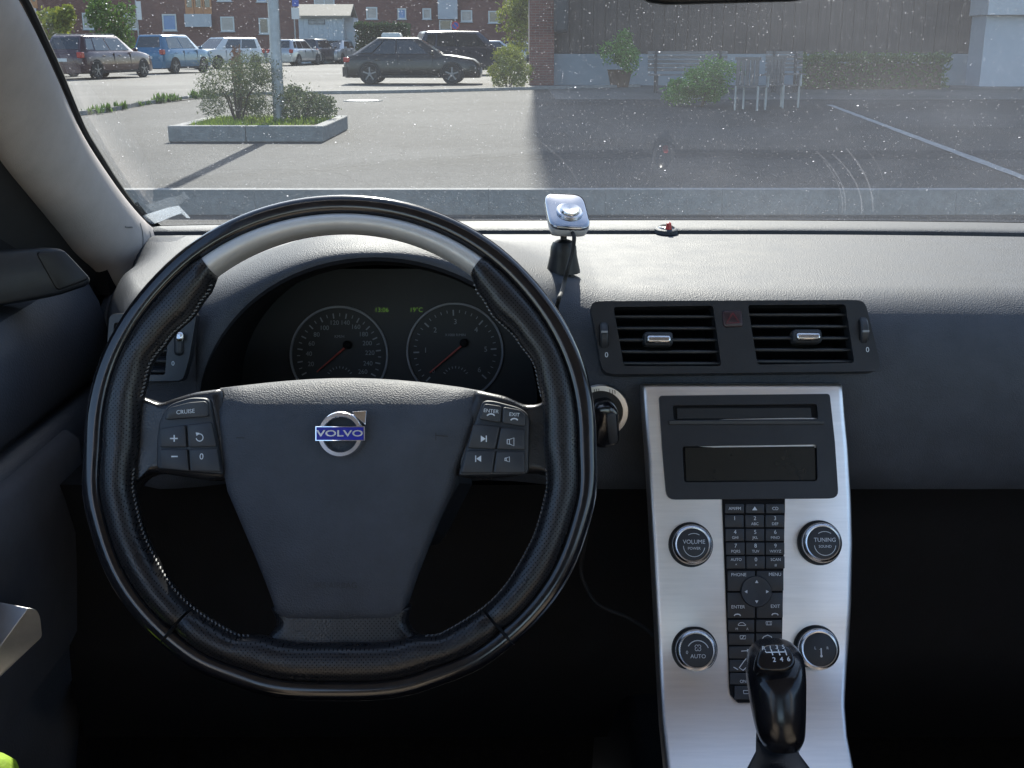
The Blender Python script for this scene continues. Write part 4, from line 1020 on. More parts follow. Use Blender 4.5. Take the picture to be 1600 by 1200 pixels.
# ================================================================== roof pillar on the left
pil = root('pillar_trim', 'beige fabric trim of the left front roof pillar', 'pillar', (-0.5, 1.2, 0.98))
PAIRS = [((-60, -160), (-330, -60), -.455), ((35, 0), (-128, 90), -.462), ((82, 100), (-52, 180), -.466), ((118, 188), (0, 254), -.470), ((160, 258), (47, 312), -.474), ((191, 303), (79, 352), -.476), ((217, 335), (112, 394), -.474), ((240, 354), (140, 420), -.470), ((268, 374), (160, 444), -.466), ((286, 388), (178, 458), -.462)]
colsP = []
for pr, pl_, xl_ in PAIRS:
    x, s_ = ws_uv(*pr); Rp = ws_pt(x, s_, .007); Lp = pt_x(pl_[0], pl_[1], xl_)
    colsP.append((Rp, Lp))
rings = []
for i, (Rp, Lp) in enumerate(colsP):
    ax_ = (colsP[min(i + 1, len(colsP) - 1)][0] + colsP[min(i + 1, len(colsP) - 1)][1] - colsP[max(i - 1, 0)][0] - colsP[max(i - 1, 0)][1]).normalized()
    wv_ = Rp - Lp; n_ = ax_.cross(wv_).normalized()
    if n_.x < 0: n_ = -n_
    mid = (Rp + Lp) / 2; sec_ = []
    for k in range(17):
        th = math.pi * k / 16
        sec_.append(mid + wv_ * (.5 * math.cos(th)) + n_ * (wv_.length * .26 * math.sin(th) ** .9))
    sec_.append(Lp - n_ * .03); sec_.append(Rp - n_ * .03)
    rings.append(sec_)
ns_ = len(rings[0])
colc = [catmull([r0[k] for r0 in rings], 4) for k in range(ns_)]
rings = [[colc[k][j] for k in range(ns_)] for j in range(len(colc[0]))]
PG = loft(rings, True, (True, True))
obj('trim_cover', PG, M['fabric'], pil, angle=60)
from mathutils.bvhtree import BVHTree
_bv = BVHTree.FromPolygons([tuple(p) for p in PG[0]], PG[1])
def S_pil(u, v):
    h = _bv.ray_cast(EYE, ray(u, v).normalized())
    return h[0] if h[0] is not None else pt_t(u, v, 1.3)
def on_pillar(pts, w):
    V = []
    for i, (u, v) in enumerate(pts):
        V += [S_pil(u - w / 2, v) - ray(u, v) * .0012, S_pil(u + w / 2, v) - ray(u, v) * .0012]
    return V, [(2 * i, 2 * i + 1, 2 * i + 3, 2 * i + 2) for i in range(len(pts) - 1)]
# dark seal and door frame along the outer edge of the pillar
fr_ = [[Lp + Vector((.004, -.004, .004)), Lp + Vector((-.012, -.030, -.012)), Lp + Vector((-.030, -.050, -.050)), Lp + Vector((-.060, -.020, -.050)), Lp + Vector((-.05, .02, .01))] for Rp, Lp in colsP]
obj('door_seal', loft(fr_), M['rubber'], pil, angle=60)
obj('pressed_seam', on_pillar([(219, 348), (222.5, 360), (224, 374), (223, 388), (220, 399)], 1.0), M['stamp'], pil, smooth=False)
obj('pressed_seam', on_pillar([(234, 361), (236.5, 372), (237, 384), (235.5, 398), (232, 410)], 1.0), M['stamp'], pil, smooth=False)
obj('moulded_tag', join(on_pillar([(u_, v_) for u_, v_ in ((196, 353.5), (196, 356))], 1.4), *[on_pillar([(u_, 354), (u_ + .6, 356.5)], 1.2) for u_ in (198, 200, 202, 204, 206)]), M['stamp'], pil, smooth=False)

# ================================================================== dashboard
dash = root('dashboard', 'charcoal grained dashboard with air vents and instrument hood', 'dashboard', (0.2, 1.1, 0.8))
DX0, DX1 = -0.450, 0.86
AC, ARX, ARZ, AZ0 = -0.118, 0.158, 0.140, 0.885       # arch of the instrument opening
def arch(x):
    k = 1 - ((x - AC) / ARX) ** 2
    return AZ0 + ARZ * math.sqrt(k) if k > 0 else AZ0
def sst(a, b, x):
    t = min(1, max(0, (x - a) / (b - a))); return t * t * (3 - 2 * t)
def ztop(x):
    d = abs(x - AC)
    bump = 0.050 * (1 - sst(0.02, 0.215, d))
    roll = -0.05 * sst(0.0, 0.10, -0.375 - x) - 0.006 * ((x - 0.2) / 0.6) ** 2
    return 0.988 + bump + roll
def lip(x):
    """front edge of the pad: y and z"""
    d = abs(x - AC)
    y = 0.958 + 0.022 * (1 - sst(0.10, 0.20, d)) + 0.02 * max(0, x - 0.35) ** 2
    if x < -.32:
        y = max(y, .97 * (-x) / .352 + .004)
        y = y + .012 * max(0, 1 - abs(x + .345) / .03)
    return y, min(arch(x), ztop(x) - 0.008)
xs = set()
for k in range(41): xs.add(round(AC - ARX * math.cos(math.pi * k / 40), 5))
for k in range(12): xs.add(round(DX0 + (AC - ARX - DX0) * k / 12, 5))
VX0, VX1 = 0.0775, 0.3105                                # vent opening limits
for k in range(1, 40): xs.add(round(AC + ARX + (DX1 - AC - ARX) * k / 39, 5))
xs |= {VX0, VX1, DX1, DX0}
xs = sorted(xs)
NQ = 22
def dash_profile(x):
    zt = ztop(x); yl, zl = lip(x)
    yb = WS_Y - 0.12 * (x - WS_CX) ** 2
    yg = 1.350 - 0.16 * max(0, x - .25) ** 2 - 0.10 * max(0, -.1 - x) ** 2
    bz = 0.986
    pts = [(yb + .03, bz - .01), (yb - .012, bz + .003), (yg + .030, bz + .0055), (yg + .010, bz + .005), (yg + .0075, bz + .0035), (yg + .0072, bz - .007), (yg - .001, bz - .007), (yg - .0025, bz + .0005)]
    # smooth run from the groove to the crown
    ya = max(1.045, yl + .085)
    yg = max(yg, ya + .02) if x < -.3 else yg
    for k in range(1, 8):
        t = k / 7
        y = yg - .0025 + (ya - yg + .0025) * t
        pts.append((y, bz + .001 + (zt - bz - .001) * sst(0, 1, t)))
    for k in range(1, NQ + 1):
        th = math.pi / 2 * k / NQ
        p = 0.78
        pts.append((ya - (ya - yl) * math.sin(th) ** p if False else ya - (ya - yl) * (math.sin(th) ** 0.9), zl + (zt - zl) * (math.cos(th) ** 0.80 if k < NQ else 0)))
    return pts
P = [dash_profile(x) for x in xs]
npf = len(P[0]); V = []
for x, pr in zip(xs, P): V += [Vector((x, y, z)) for y, z in pr]
Fc = []
VZ0, VZ1 = 0.934, 0.974
for i in range(len(xs) - 1):
    for j in range(npf - 1):
        xm = (xs[i] + xs[i + 1]) / 2; zm = (P[i][j][1] + P[i][j + 1][1]) / 2; ym = (P[i][j][0] + P[i][j + 1][0]) / 2
        if VX0 < xm < VX1 and VZ0 < zm < VZ1 and ym < 1.03: continue
        Fc.append((i * npf + j, (i + 1) * npf + j, (i + 1) * npf + j + 1, i * npf + j + 1))
obj('upper_pad', (V, Fc), M['dash'], dash, angle=30)
# left end of the pad
endp = [Vector((DX0, y, z)) for y, z in P[0]]
obj('end_cap', prism([p + Vector((-.012, 0, -.004)) for p in endp + [Vector((DX0, 1.4, .8))]], endp + [Vector((DX0, 1.4, .8))]), M['dash'], dash, bevel=.003)
# instrument hood, inner lining
rings = []
for k in range(41):
    x = AC - ARX * math.cos(math.pi * k / 40); yl, zl = lip(x)
    zi = lambda f, dz: AZ0 + (zl - AZ0) * f - dz
    xi = lambda f: AC + (x - AC) * f
    rings.append([Vector((x, yl, zl)), Vector((xi(.995), yl - .0015, zl - .003)), Vector((xi(.985), yl + .004, zi(.985, .004))), Vector((xi(.97), yl + .03, zi(.94, .004))), Vector((xi(.95), 1.135, zi(.86, .006)))])
obj('hood_lining', loft(rings, False), M['matte'], dash, angle=60)

# front of the dash under the pad
def low_profile(x):
    yl, zl = lip(x)
    inset = 1 - sst(0.07, 0.11, abs(x - 0.199)) * 1.0
    return [(yl, AZ0 + .0005), (yl + .0005, .872), (yl + .0035, .845), (yl + .008, .825), (yl + .016, .814), (yl + .035, .8085), (yl + .10, .806)]
xl = [DX0 + (DX1 - DX0) * k / 70 for k in range(71)]
V = []
LP = [low_profile(x) for x in xl]; nlp = len(LP[0])
for x, pr in zip(xl, LP):
    y0 = lip(x)[0]
    V += [Vector((x, y, z)) for y, z in pr]
Fc = [(i * nlp + j, (i + 1) * nlp + j, (i + 1) * nlp + j + 1, i * nlp + j + 1) for i in range(len(xl) - 1) for j in range(nlp - 1)
      if not (j < 1 and False)]
obj('front_panel', (V, Fc), M['dash'], dash, angle=30)
# knee panels below, set back and dark
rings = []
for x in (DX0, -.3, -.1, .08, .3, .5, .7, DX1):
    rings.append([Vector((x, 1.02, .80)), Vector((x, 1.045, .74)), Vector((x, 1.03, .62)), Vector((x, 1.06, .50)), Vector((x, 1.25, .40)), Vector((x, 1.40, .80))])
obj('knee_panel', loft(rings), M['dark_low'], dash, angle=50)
# ------------------------------------------------------------------ centre vents
VPO = Vector((0.194, 0.9565, 0.956)); VPN = Vector((0, -math.cos(R(24)), math.sin(R(24))))
def S_vent(u, v): return pt_plane(u, v, VPO, VPN)
vframe_out = round_poly([(922, 478), (930, 472), (1338, 470), (1350, 474), (1374, 572), (1368, 581), (952, 586), (940, 578)], [8, 10, 14, 12, 12, 12, 22, 14], 4)
hole_l = round_poly([(958, 481), (1113, 479), (1126, 573), (974, 573)], 5, 3)
hole_r = round_poly([(1167, 478), (1319, 477), (1333, 568), (1182, 571)], 5, 3)
from mathutils.geometry import delaunay_2d_cdt
def plate_holes(S, outer, holes, h0, h1):
    """slab with holes; walls inside the holes too"""
    n = S_n(S, outer)
    pts = [Vector(p) for p in outer]; loops = [list(range(len(outer)))]
    for h in holes:
        b = len(pts); pts += [Vector(p) for p in h]; loops.append(list(range(b, len(pts))))
    edges = [(l[i], l[(i + 1) % len(l)]) for l in loops for i in range(len(l))]
    r = delaunay_2d_cdt([Vector((p[0], p[1])) for p in pts], edges, [], 0, 1e-6)
    vs, es, fs = r[0], r[1], r[2]
    def inside(p, poly):
        c = False; j = len(poly) - 1
        for i in range(len(poly)):
            if (poly[i][1] > p[1]) != (poly[j][1] > p[1]) and p[0] < (poly[j][0] - poly[i][0]) * (p[1] - poly[i][1]) / (poly[j][1] - poly[i][1]) + poly[i][0]: c = not c
            j = i
        return c
    fs = [f for f in fs if inside((sum(vs[i][0] for i in f) / len(f), sum(vs[i][1] for i in f) / len(f)), outer) and not any(inside((sum(vs[i][0] for i in f) / len(f), sum(vs[i][1] for i in f) / len(f)), h) for h in holes)]
    nv = len(vs)
    P3 = [S(p[0], p[1]) for p in vs]
    V = [p + n * h1 for p in P3] + [p + n * h0 for p in P3]
    Fc = []
    for f in fs:
        a = (P3[f[1]] - P3[f[0]]).cross(P3[f[2]] - P3[f[0]])
        f = f if a.dot(n) > 0 else f[::-1]
        Fc.append(tuple(f)); Fc.append(tuple(nv + i for i in f[::-1]))
    cnt = {}
    for f in fs:
        a = (P3[f[1]] - P3[f[0]]).cross(P3[f[2]] - P3[f[0]])
        f = f if a.dot(n) > 0 else f[::-1]
        for i in range(len(f)):
            e = (f[i], f[(i + 1) % len(f)]); cnt[e] = 1
    for (a, b2) in list(cnt):
        if (b2, a) not in cnt: Fc.append((b2, a, nv + a, nv + b2))
    return V, Fc
def S_n(S, poly):
    return frame_of(S, sum(p[0] for p in poly) / len(poly), sum(p[1] for p in poly) / len(poly))[3]
haz_hole = round_poly([(1125, 486), (1158, 485), (1161, 513), (1128, 514)], 5, 3)
vent = obj('air_vent', plate_holes(S_vent, vframe_out, [hole_l, hole_r], -0.012, 0.004), M['vent'], dash, smooth=False, bevel=.0015)
vent['label'] = 'pair of rectangular air vents in the middle of the dashboard'
for hole in (hole_l, hole_r):
    hn = S_n(S_vent, hole); hp3 = [S_vent(*p) for p in hole]
    obj('vent_duct', loft([[p - hn * .0115 for p in hp3], [p - hn * .05 for p in hp3]], True, (False, True)), M['matte'], vent, smooth=False)
for a, b2, ue, ve in ((hole_l, None, (958, 1113, 974, 1126), (481, 573)), (hole_r, None, (1167, 1319, 1182, 1333), (478, 570))):
    for k in range(5):
        q = (k + 0.5) / 5
        v0 = ve[0] + (ve[1] - ve[0]) * q
        u0 = ue[0] + (ue[2] - ue[0]) * q - 4; u1 = ue[1] + (ue[3] - ue[1]) * q + 4
        A, B = S_vent(u0, v0), S_vent(u1, v0)
        o, ex, ey, n = frame_of(S_vent, (u0 + u1) / 2, v0)
        back = (-n * .92 + ey * .18).normalized(); th = back.cross(ex).normalized()
        c = (A + B) / 2 - n * 0.013
        obj('vane', box(c, ((B - A).length, .022, .0030), ex, back, th), M['vent'], vent, bevel=.0012)
def frame_box(S, u, v, w, h, d, lift):
    o, ex, ey, n = frame_of(S, u, v); k = px_size(S, u, v)
    return box(o + n * lift, (w * k, h * k, d), ex, ey, n)
for u, v, up in ((1028, 530, 0), (1260, 526, 0)):
    tb = obj('air_tab', frame_box(S_vent, u, v, 46, 22, .016, -.003), M['button'], vent, bevel=.003)
    obj('tab_trim', frame_box(S_vent, u, v + 2, 38, 12, .006, .0055), M['chrome_dull'], tb, bevel=.002)
for u, v in ((943, 525), (1347, 517)):
    wl = obj('thumb_wheel_slot', frame_box(S_vent, u, v, 15, 33, .003, .0038), M['matte'], vent, bevel=.001)
    o, ex, ey, n = frame_of(S_vent, u, v); k = px_size(S_vent, u, v)
    obj('thumb_wheel', lathe([(.001, -.0032), (.0125, -.0032), (.0135, -.002), (.0135, .002), (.0125, .0032), (.001, .0032)], o - n * .0035, ey, n, ex, 28), M['button'], wl)
    obj('mark', text_on(S_vent, '0', u + (6 if u > 1100 else 4), v + 31, 8, .0046), M['print'], vent, smooth=False)
    bar = obj('wheel_mark', frame_box(S_vent, u, v - 3 if u < 1100 else v + 4, 10, 3, .002, .0105), M['print_dim'], wl)
hz = obj('hazard_button', bevel_plate(S_vent, round_poly([(1126, 487), (1157, 486), (1160, 512), (1129, 513)], 5, 3), -.002, .0055, .0016), M['hazard'], vent, angle=30)
tri = [(1143, 491), (1153, 506), (1133, 507)]
M['hazard_mark'] = mat('dull_red_mark', (0.13, 0.012, 0.02), .5, var=.2, vscale=300)
obj('mark', join(stroke(S_vent, tri + [tri[0]], 2.0, .0061)), M['hazard_mark'], hz, smooth=False)

# ------------------------------------------------------------------ left outer vent, seen through the wheel
LVO = Vector((-0.30, 0.955, 0.93)); LVN = Vector((0.05, -math.cos(R(18)), math.sin(R(18)))).normalized()
def S_lv(u, v): return pt_plane(u, v, LVO, LVN)
lv_out = round_poly([(176, 492), (312, 488), (300, 560), (290, 596), (168, 598)], [10, 10, 4, 10, 10], 4)
lvent = obj('air_vent', plate_holes(S_lv, lv_out, [round_poly([(184, 506), (268, 506), (262, 586), (178, 586)], 4, 3)], -.004, .010), M['vent'], dash, smooth=False, bevel=.0015)
lvent['label'] = 'outer air vent left of the instruments'
obj('vent_duct', plate(S_lv, [(182, 503), (275, 503), (268, 590), (176, 590)], .0005, .0015), M['matte'], lvent, smooth=False)
for k in range(5):
    v0 = 514 + 16 * k
    A, B = S_lv(182 - k, v0), S_lv(268 - k * 1.2, v0)
    o, ex, ey, n = frame_of(S_lv, 225, v0)
    back = (-n * .8 + ey * .6).normalized()
    obj('vane', box((A + B) / 2 + n * .005, ((B - A).length, .008, .0025), ex, back, back.cross(ex)), M['vent'], lvent, bevel=.0008)
wl = obj('thumb_wheel', frame_box(S_lv, 284, 540, 13, 34, .008, .0115), M['button'], lvent, bevel=.003)
obj('wheel_cap', frame_box(S_lv, 287, 528, 12, 14, .004, .016), M['chrome_dull'], wl, bevel=.002)
obj('mark', text_on(S_lv, '0', 275, 569, 7, .0106), M['print'], lvent, smooth=False)

# ------------------------------------------------------------------ ignition slot
def S_front(u, v): return pt_y(u, v, 0.9565)
ig = obj('ignition_ring', None or lathe([(.0192, .001), (.0195, .0040), (.0238, .0036), (.0246, .001)], *(lambda f: (f[0], f[1], f[2], f[3]))(frame_of(S_front, 938, 642)), 48), M['ring_metal'], dash)
o, ex, ey, n = frame_of(S_front, 938, 642)
obj('ignition_barrel', lathe([(.0193, .001), (.0190, .0030), (.001, .0030)], o, ex, ey, n, 36), M['black'], ig)
kf = obj('key_fob', bevel_plate(S_front, round_poly([(926, 622), (950, 618), (963, 630), (964, 680), (940, 688), (924, 684)], 8, 3), .002, .026, .004), M['gloss'], ig, angle=40)
obj('fob_face', bevel_plate(S_front, round_poly([(943, 632), (958, 630), (962, 676), (948, 679)], 6, 3), .02, .0275, .001), M['button'], kf, angle=40)
obj('marks', join(*[stroke(S_front, [(u, 604.5 + abs(u - 938) * .12), (u + .4, 613)], 1.0, .0049) for u in (928, 931.5, 935, 952, 956, 960)]), M['black'], ig, smooth=False)

# ------------------------------------------------------------------ alarm light by the glass
lo = pt_z(1044, 361.5, .9915)
def oval(prof): return loft([[lo + Vector((rx * math.cos(2 * math.pi * k / 28), ry * math.sin(2 * math.pi * k / 28) + .018, h)) for k in range(28)] for rx, ry, h in prof])
ld = obj('alarm_sensor', oval([(.0135, .022, -.004), (.0135, .022, .0004), (.0120, .020, .0014), (.0105, .018, .0016)]), M['dash'], dash)
ld['label'] = 'small oval alarm sensor with a red light at the foot of the windscreen'
obj('sensor_dome', oval([(.0104, .0178, .0004), (.0096, .0165, .0024), (.007, .012, .0038), (.001, .002, .0044)]), M['gloss'], ld, angle=80)
obj('light_lens', lathe([(.0001, .0105), (.0028, .0092), (.0038, .002)], lo + Vector((.001, .004, 0)), Vector((1, 0, 0)), Vector((0, 1, 0)), Vector((0, 0, 1)), 14), M['red'], ld)

# ------------------------------------------------------------------ instruments
ICO = Vector((AC, 1.115, 0.93)); ICN = Vector((0, -math.cos(R(14)), math.sin(R(14))))
def S_ic(u, v): return pt_plane(u, v, ICO, ICN)
ic = obj('instrument_cluster', plate(S_ic, round_poly([(350, 420), (800, 420), (850, 660), (330, 660)], 60, 5), -.006, .0), M['dial'], dash, smooth=False)
ic['label'] = 'instrument cluster with speedometer and rev counter under the hood'
def dial(cu, cv, rad, ticks, nums, needle, cap_u, cap_v, a_of):
    o, ex, ey, n = frame_of(S_ic, cu, cv); k = px_size(S_ic, cu, cv)
    g = obj('gauge', lathe([(rad * k - .0016, .001), (rad * k - .0011, .0032), (rad * k + .0004, .0032), (rad * k + .0008, .0)], o, ex, ey, n, 72), M['gauge_ring'], ic)
    tk = []
    for a, l, w in ticks:
        c, s = math.cos(R(a)), math.sin(R(a))
        r1 = rad * .865
        tk.append(stroke(S_ic, [(cu + (r1 - l) * c, cv - (r1 - l) * s), (cu + r1 * c, cv - r1 * s)], w, .0008))
    obj('tick_marks', join(*tk), M['print_dim'], g, smooth=False)['kind'] = 'stuff'
    for s_, u, v, c in nums:
        obj('numeral', text_on(S_ic, s_, u, v, c, .0008), M['print_dim'], g, smooth=False)
    obj('needle', tube([S_ic(*needle[0]) + n * .004, S_ic(*needle[1]) + n * .004], [.0011, .0006], 6), M['needle'], g)
    obj('needle_cap', lathe([(.0042, .001), (.0042, .005), (.003, .0065), (.0001, .007)], S_ic(cap_u, cap_v), ex, ey, n, 20), M['matte'], g)
    return g
sp = []
for k in range(27):
    a = 208 - k * 9.15
    sp.append((a, 8 if k % 2 == 0 else 5, 2.0 if k % 2 == 0 else 1.2))
nums = [('20', 486, 569, 7), ('40', 483, 553, 7), ('60', 487, 537, 7), ('80', 495, 523, 7), ('100', 507, 512.5, 7), ('120', 522.5, 504.5, 7), ('140', 539.5, 504.5, 7), ('160', 556, 511, 7), ('180', 568, 522.5, 7), ('200', 574, 536.5, 7), ('220', 578, 551.5, 7), ('240', 575, 568, 7), ('260', 567, 581, 7), ('KM/H', 530.5, 526, 4.5)]
dial(530, 555, 76, sp, nums, ((542, 541), (496, 581)), 543, 539, None)
rp = []
for k in range(31):
    a = 226 - k * 8.9
    rp.append((a, 9 if k % 5 == 0 else 4.5, 2.2 if k % 5 == 0 else 1.1))
nums = [('0', 677, 580, 7), ('1', 665, 547.5, 8), ('2', 680, 516, 8), ('3', 711.5, 503, 8), ('4', 744, 515.5, 8), ('5', 759, 546, 8), ('6', 749, 578, 8), ('X1000 R/MIN', 711.5, 523.5, 4)]
dial(711, 549, 75, rp, nums, ((724, 538), (672, 582)), 725, 536, None)
for cu, cv in ((531, 592), (712, 592)):
    obj('small_gauge_marks', join(*[stroke(S_ic, [(cu + 22 * math.cos(R(a)), cv - 20 * math.sin(R(a))), (cu + 18 * math.cos(R(a)), cv - 16.5 * math.sin(R(a)))], 1.2, .0008) for a in range(30, 151, 15)]), M['print_dim'], ic, smooth=False)
dp = obj('display', plate(S_ic, round_poly([(578, 460), (664, 460), (664, 494), (578, 494)], 3, 2), -.001, .0006), M['dial'], ic, smooth=False)
obj('numeral', text_on(S_ic, '13:06', 596.5, 484.5, 7, .0012), M['green_lcd'], dp, smooth=False)
obj('numeral', text_on(S_ic, '19°C', 650.5, 484.5, 7, .0012), M['green_lcd'], dp, smooth=False)

# ================================================================== steering wheel
W_T = R(22.0)
WN = Vector((0, -math.cos(W_T), math.sin(W_T)))
WUX, WUY = Vector((1, 0, 0)), Vector((0, math.sin(W_T), math.cos(W_T)))
WC = pt_t(533.5, 690, 0.862)
def S_w(u, v): return pt_plane(u, v, WC, WN)
def S_wh(h):
    o = WC + WN * h
    return lambda u, v: pt_plane(u, v, o, WN)
def wp(a, b, h): return WC + WUX * a + WUY * b + WN * h
R_OUT = ((S_w(137, 690) - WC).length + (S_w(930, 690) - WC).length) / 2
K = R_OUT / 396.0                                    # metres per traced pixel in the wheel plane
wheel = root('steering_wheel', 'black leather and gloss steering wheel with silver insert at the top', 'steering wheel', tuple(WC))
INNER = [(0, 336), (30, 335), (37, 333), (43, 319), (50, 312), (60, 321), (68, 328), (75, 324), (90, 319), (104, 333), (118, 338), (134, 343), (151, 338), (160, 322), (180, 312)]
def r_in(phi):
    phi = abs((phi + 180) % 360 - 180)
    for (a, ra), (b, rb) in zip(INNER, INNER[1:]):
        if a <= phi <= b:
            t = (phi - a) / (b - a); t = t * t * (3 - 2 * t)
            return ra + (rb - ra) * t
    return 312
OUTER = [(0, 391), (45, 395), (75, 399), (90, 398), (105, 407), (125, 413), (145, 411), (160, 403), (180, 395)]
def r_out(phi):
    phi = abs((phi + 180) % 360 - 180)
    for (a, ra), (b, rb) in zip(OUTER, OUTER[1:]):
        if a <= phi <= b:
            t = (phi - a) / (b - a); t = t * t * (3 - 2 * t)
            return ra + (rb - ra) * t
    return 395
def rim_ring(phi, r0, r1, b, hc=0.0, seg=20, sq=0.85):
    """cross section of the rim at angle phi (0 = top, clockwise) between radii r0 and r1 (traced px)"""
    c, a = (r0 + r1) / 2 * K, (r1 - r0) / 2 * K
    s, co = math.sin(R(phi)), math.cos(R(phi))
    out = []
    for k in range(seg):
        th = 2 * math.pi * k / seg
        cx, sx = math.cos(th), math.sin(th)
        cx = math.copysign(abs(cx) ** sq, cx); sx = math.copysign(abs(sx) ** sq, sx)
        rr = c + a * cx
        out.append(wp(rr * s, rr * co, hc + b * sx))
    return out
# glossy outer ring
rings = [rim_ring(a, r_out(a) - 36, r_out(a), .0142, -.001, 24, .75) for a in range(0, 360, 3)]
rings.append(rings[0])
obj('outer_ring', loft(rings, True, (False, False)), M['gloss'], wheel, angle=180)
# leather grips left and right, and the leather across the foot
SEAM = 139.0
def grip(a0, a1, mt, name, extra=0.0):
    n = max(6, int(abs(a1 - a0) / 2))
    rg = []
    for k in range(n + 1):
        a = a0 + (a1 - a0) * k / n
        e = min(1.0, 0.90 + 0.10 * min(k, n - k) / 1.0)
        rg.append(rim_ring(a, r_in(a) - 4 + (1 - e) * 20, r_out(a) - 29 - (1 - e) * 20, .0172 * e + extra, .001, 24, .80))
    return obj(name, loft(rg), mt, wheel, angle=60)
grip(37.5, SEAM - .35, M['perf'], 'grip_leather')
grip(-37.5, -SEAM + .35, M['perf'], 'grip_leather')
grip(SEAM + .35, 360 - SEAM - .35, M['perf'], 'lower_grip_leather')
# silver insert at the top
rg = [rim_ring(a, 331, r_out(a) - 31, .0150, .0005, 22, .8) for a in range(-38, 39, 2)]
ins = obj('silver_insert', loft(rg), M['insert'], wheel, angle=60)
ins['label'] = 'satin silver insert along the inside of the rim at the top'
# stitching along the inner edge
st = []
for sgn in (-1, 1):
    a = 40.0
    while a < 178:
        if not (77 < a < 97) and not (156 < a < 180):
            r = (r_in(a) - 4) * K + .0006
            for da in (0.0,):
                p = [wp(r * math.sin(R(sgn * (a + d))), r * math.cos(R(sgn * (a + d))), .0035 + e) for d, e in ((0, 0), (.30, .0022), (.62, .0035))]
                q = [x + (WC - x).normalized() * .0009 for x in p]
                st.append(tube(q, .00062, 5))
        a += 1.15
s_ = obj('stitching', join(*st), M['thread'], wheel); s_['kind'] = 'stuff'
# seams where the leather panels meet
for sgn in (-1, 1):
    a = sgn * SEAM
    obj('leather_seam', loft([rim_ring(a - .35, r_in(a) - 3.4, r_out(a) - 1, .0150, 0, 24), rim_ring(a, r_in(a) - 4.8, r_out(a) + .8, .0178, 0, 24), rim_ring(a + .35, r_in(a) - 3.4, r_out(a) - 1, .0150, 0, 24)]), M['black'], wheel, angle=60)

# spokes (leather covered) ------------------------------------------------
def pillow(poly, h_edge, h_top, mt, name, S0, e=.004, angle=40, dome=0.0, topdrop=None):
    """slab traced in pixels with a rounded edge and a gently domed top, as concentric rings"""
    P = [S0(*p) for p in poly]; P.reverse()
    loc = [((p - WC).dot(WUX), (p - WC).dot(WUY)) for p in P]
    cx = sum(p[0] for p in loc) / len(loc); cyy = sum(p[1] for p in loc) / len(loc)
    m = sum(math.hypot(x - cx, y - cyy) for x, y in loc) / len(loc)
    def H(x, y, base):
        return base - (topdrop(x, y) if topdrop else 0)
    rings = []
    prof = [(1.0, h_edge), (1.0, h_top - e), (1 - .28 * e / m, h_top - .45 * e), (1 - .75 * e / m, h_top - .12 * e), (1 - 1.3 * e / m, h_top)]
    for q in (.75, .5, .25, .02): prof.append((q, h_top + dome * (1 - q * q)))
    for k, h in prof:
        rings.append([wp(cx + (x - cx) * k, cyy + (y - cyy) * k, H(cx + (x - cx) * k, cyy + (y - cyy) * k, h)) for x, y in loc])
    return obj(name, loft(rings), mt, wheel, angle=angle)
lsp = round_poly([(196, 612), (228, 622), (246, 630), (268, 622), (300, 612), (345, 606), (362, 690), (356, 748), (330, 752), (240, 738), (216, 744), (196, 770)], [0, 12, 14, 12, 10, 8, 5, 8, 12, 16, 14, 0], 3)
pillow(lsp, -.030, -.0005, M['leather'], 'spoke', S_w, e=.006)
rsp = round_poly([(742, 608), (790, 618), (822, 633), (846, 630), (864, 616), (893, 606), (893, 770), (862, 744), (836, 738), (760, 750), (712, 744), (706, 690)], [8, 10, 12, 16, 12, 0, 0, 14, 14, 12, 8, 5], 3)
pillow(rsp, -.030, -.0005, M['leather'], 'spoke', S_w, e=.006)
lowsp = round_poly([(418, 950), (640, 950), (630, 976), (652, 1002), (712, 1008), (720, 1034), (533, 1056), (346, 1034), (354, 1008), (412, 1002), (432, 976)], [4, 4, 16, 22, 20, 10, 40, 10, 20, 22, 16], 4)
pillow(lowsp, -.028, -.002, M['perf'], 'lower_spoke', S_w, e=.007)

# airbag cover
hub_px = [(334, 603)] + [(334 + (755 - 334) * k / 12, 603 - 20 * math.sin(math.pi * k / 12) + 4 * k / 12) for k in range(1, 12)] + [(757, 609), (742, 660), (727, 705), (711, 745), (703, 768), (682, 815), (664, 860), (648, 900), (636, 935), (627, 962), (612, 970), (533, 972), (446, 971), (430, 962), (422, 935), (409, 900), (393, 860), (374, 815), (354, 768), (349, 745), (343, 690), (338, 640)]
hub_px = [(p[0], p[1]) for p in hub_px]
yt = (S_w(540, 652) - WC).dot(WUY)
def roll(x, y): return max(0, y - yt) ** 1.5 * 4.1
hubo = pillow(hub_px, -.040, .004, M['dash'], 'airbag_cover', S_w, e=.007, dome=.007, angle=60, topdrop=lambda x, y: roll(x, y) + max(0, -.05 - y) ** 2 * .4)
# column shroud behind the wheel
obj('column_shroud', loft([[wp(x, y, -.055) for x, y in ((-.075, .02), (.075, .02), (.085, -.03), (.06, -.075), (-.06, -.075), (-.085, -.02))], [wp(x * 1.1, y * 1.0, -.16) for x, y in ((-.075, .03), (.075, .03), (.085, -.03), (.06, -.085), (-.06, -.085), (-.085, -.03))]]), M['black'], wheel, bevel=.01)
obj('hub_back', loft([[wp(.07 * math.cos(2 * math.pi * k / 24), .08 * math.sin(2 * math.pi * k / 24) * .75 - .035, h) for k in range(24)] for h in (-.028, -.058)]), M['matte'], wheel)

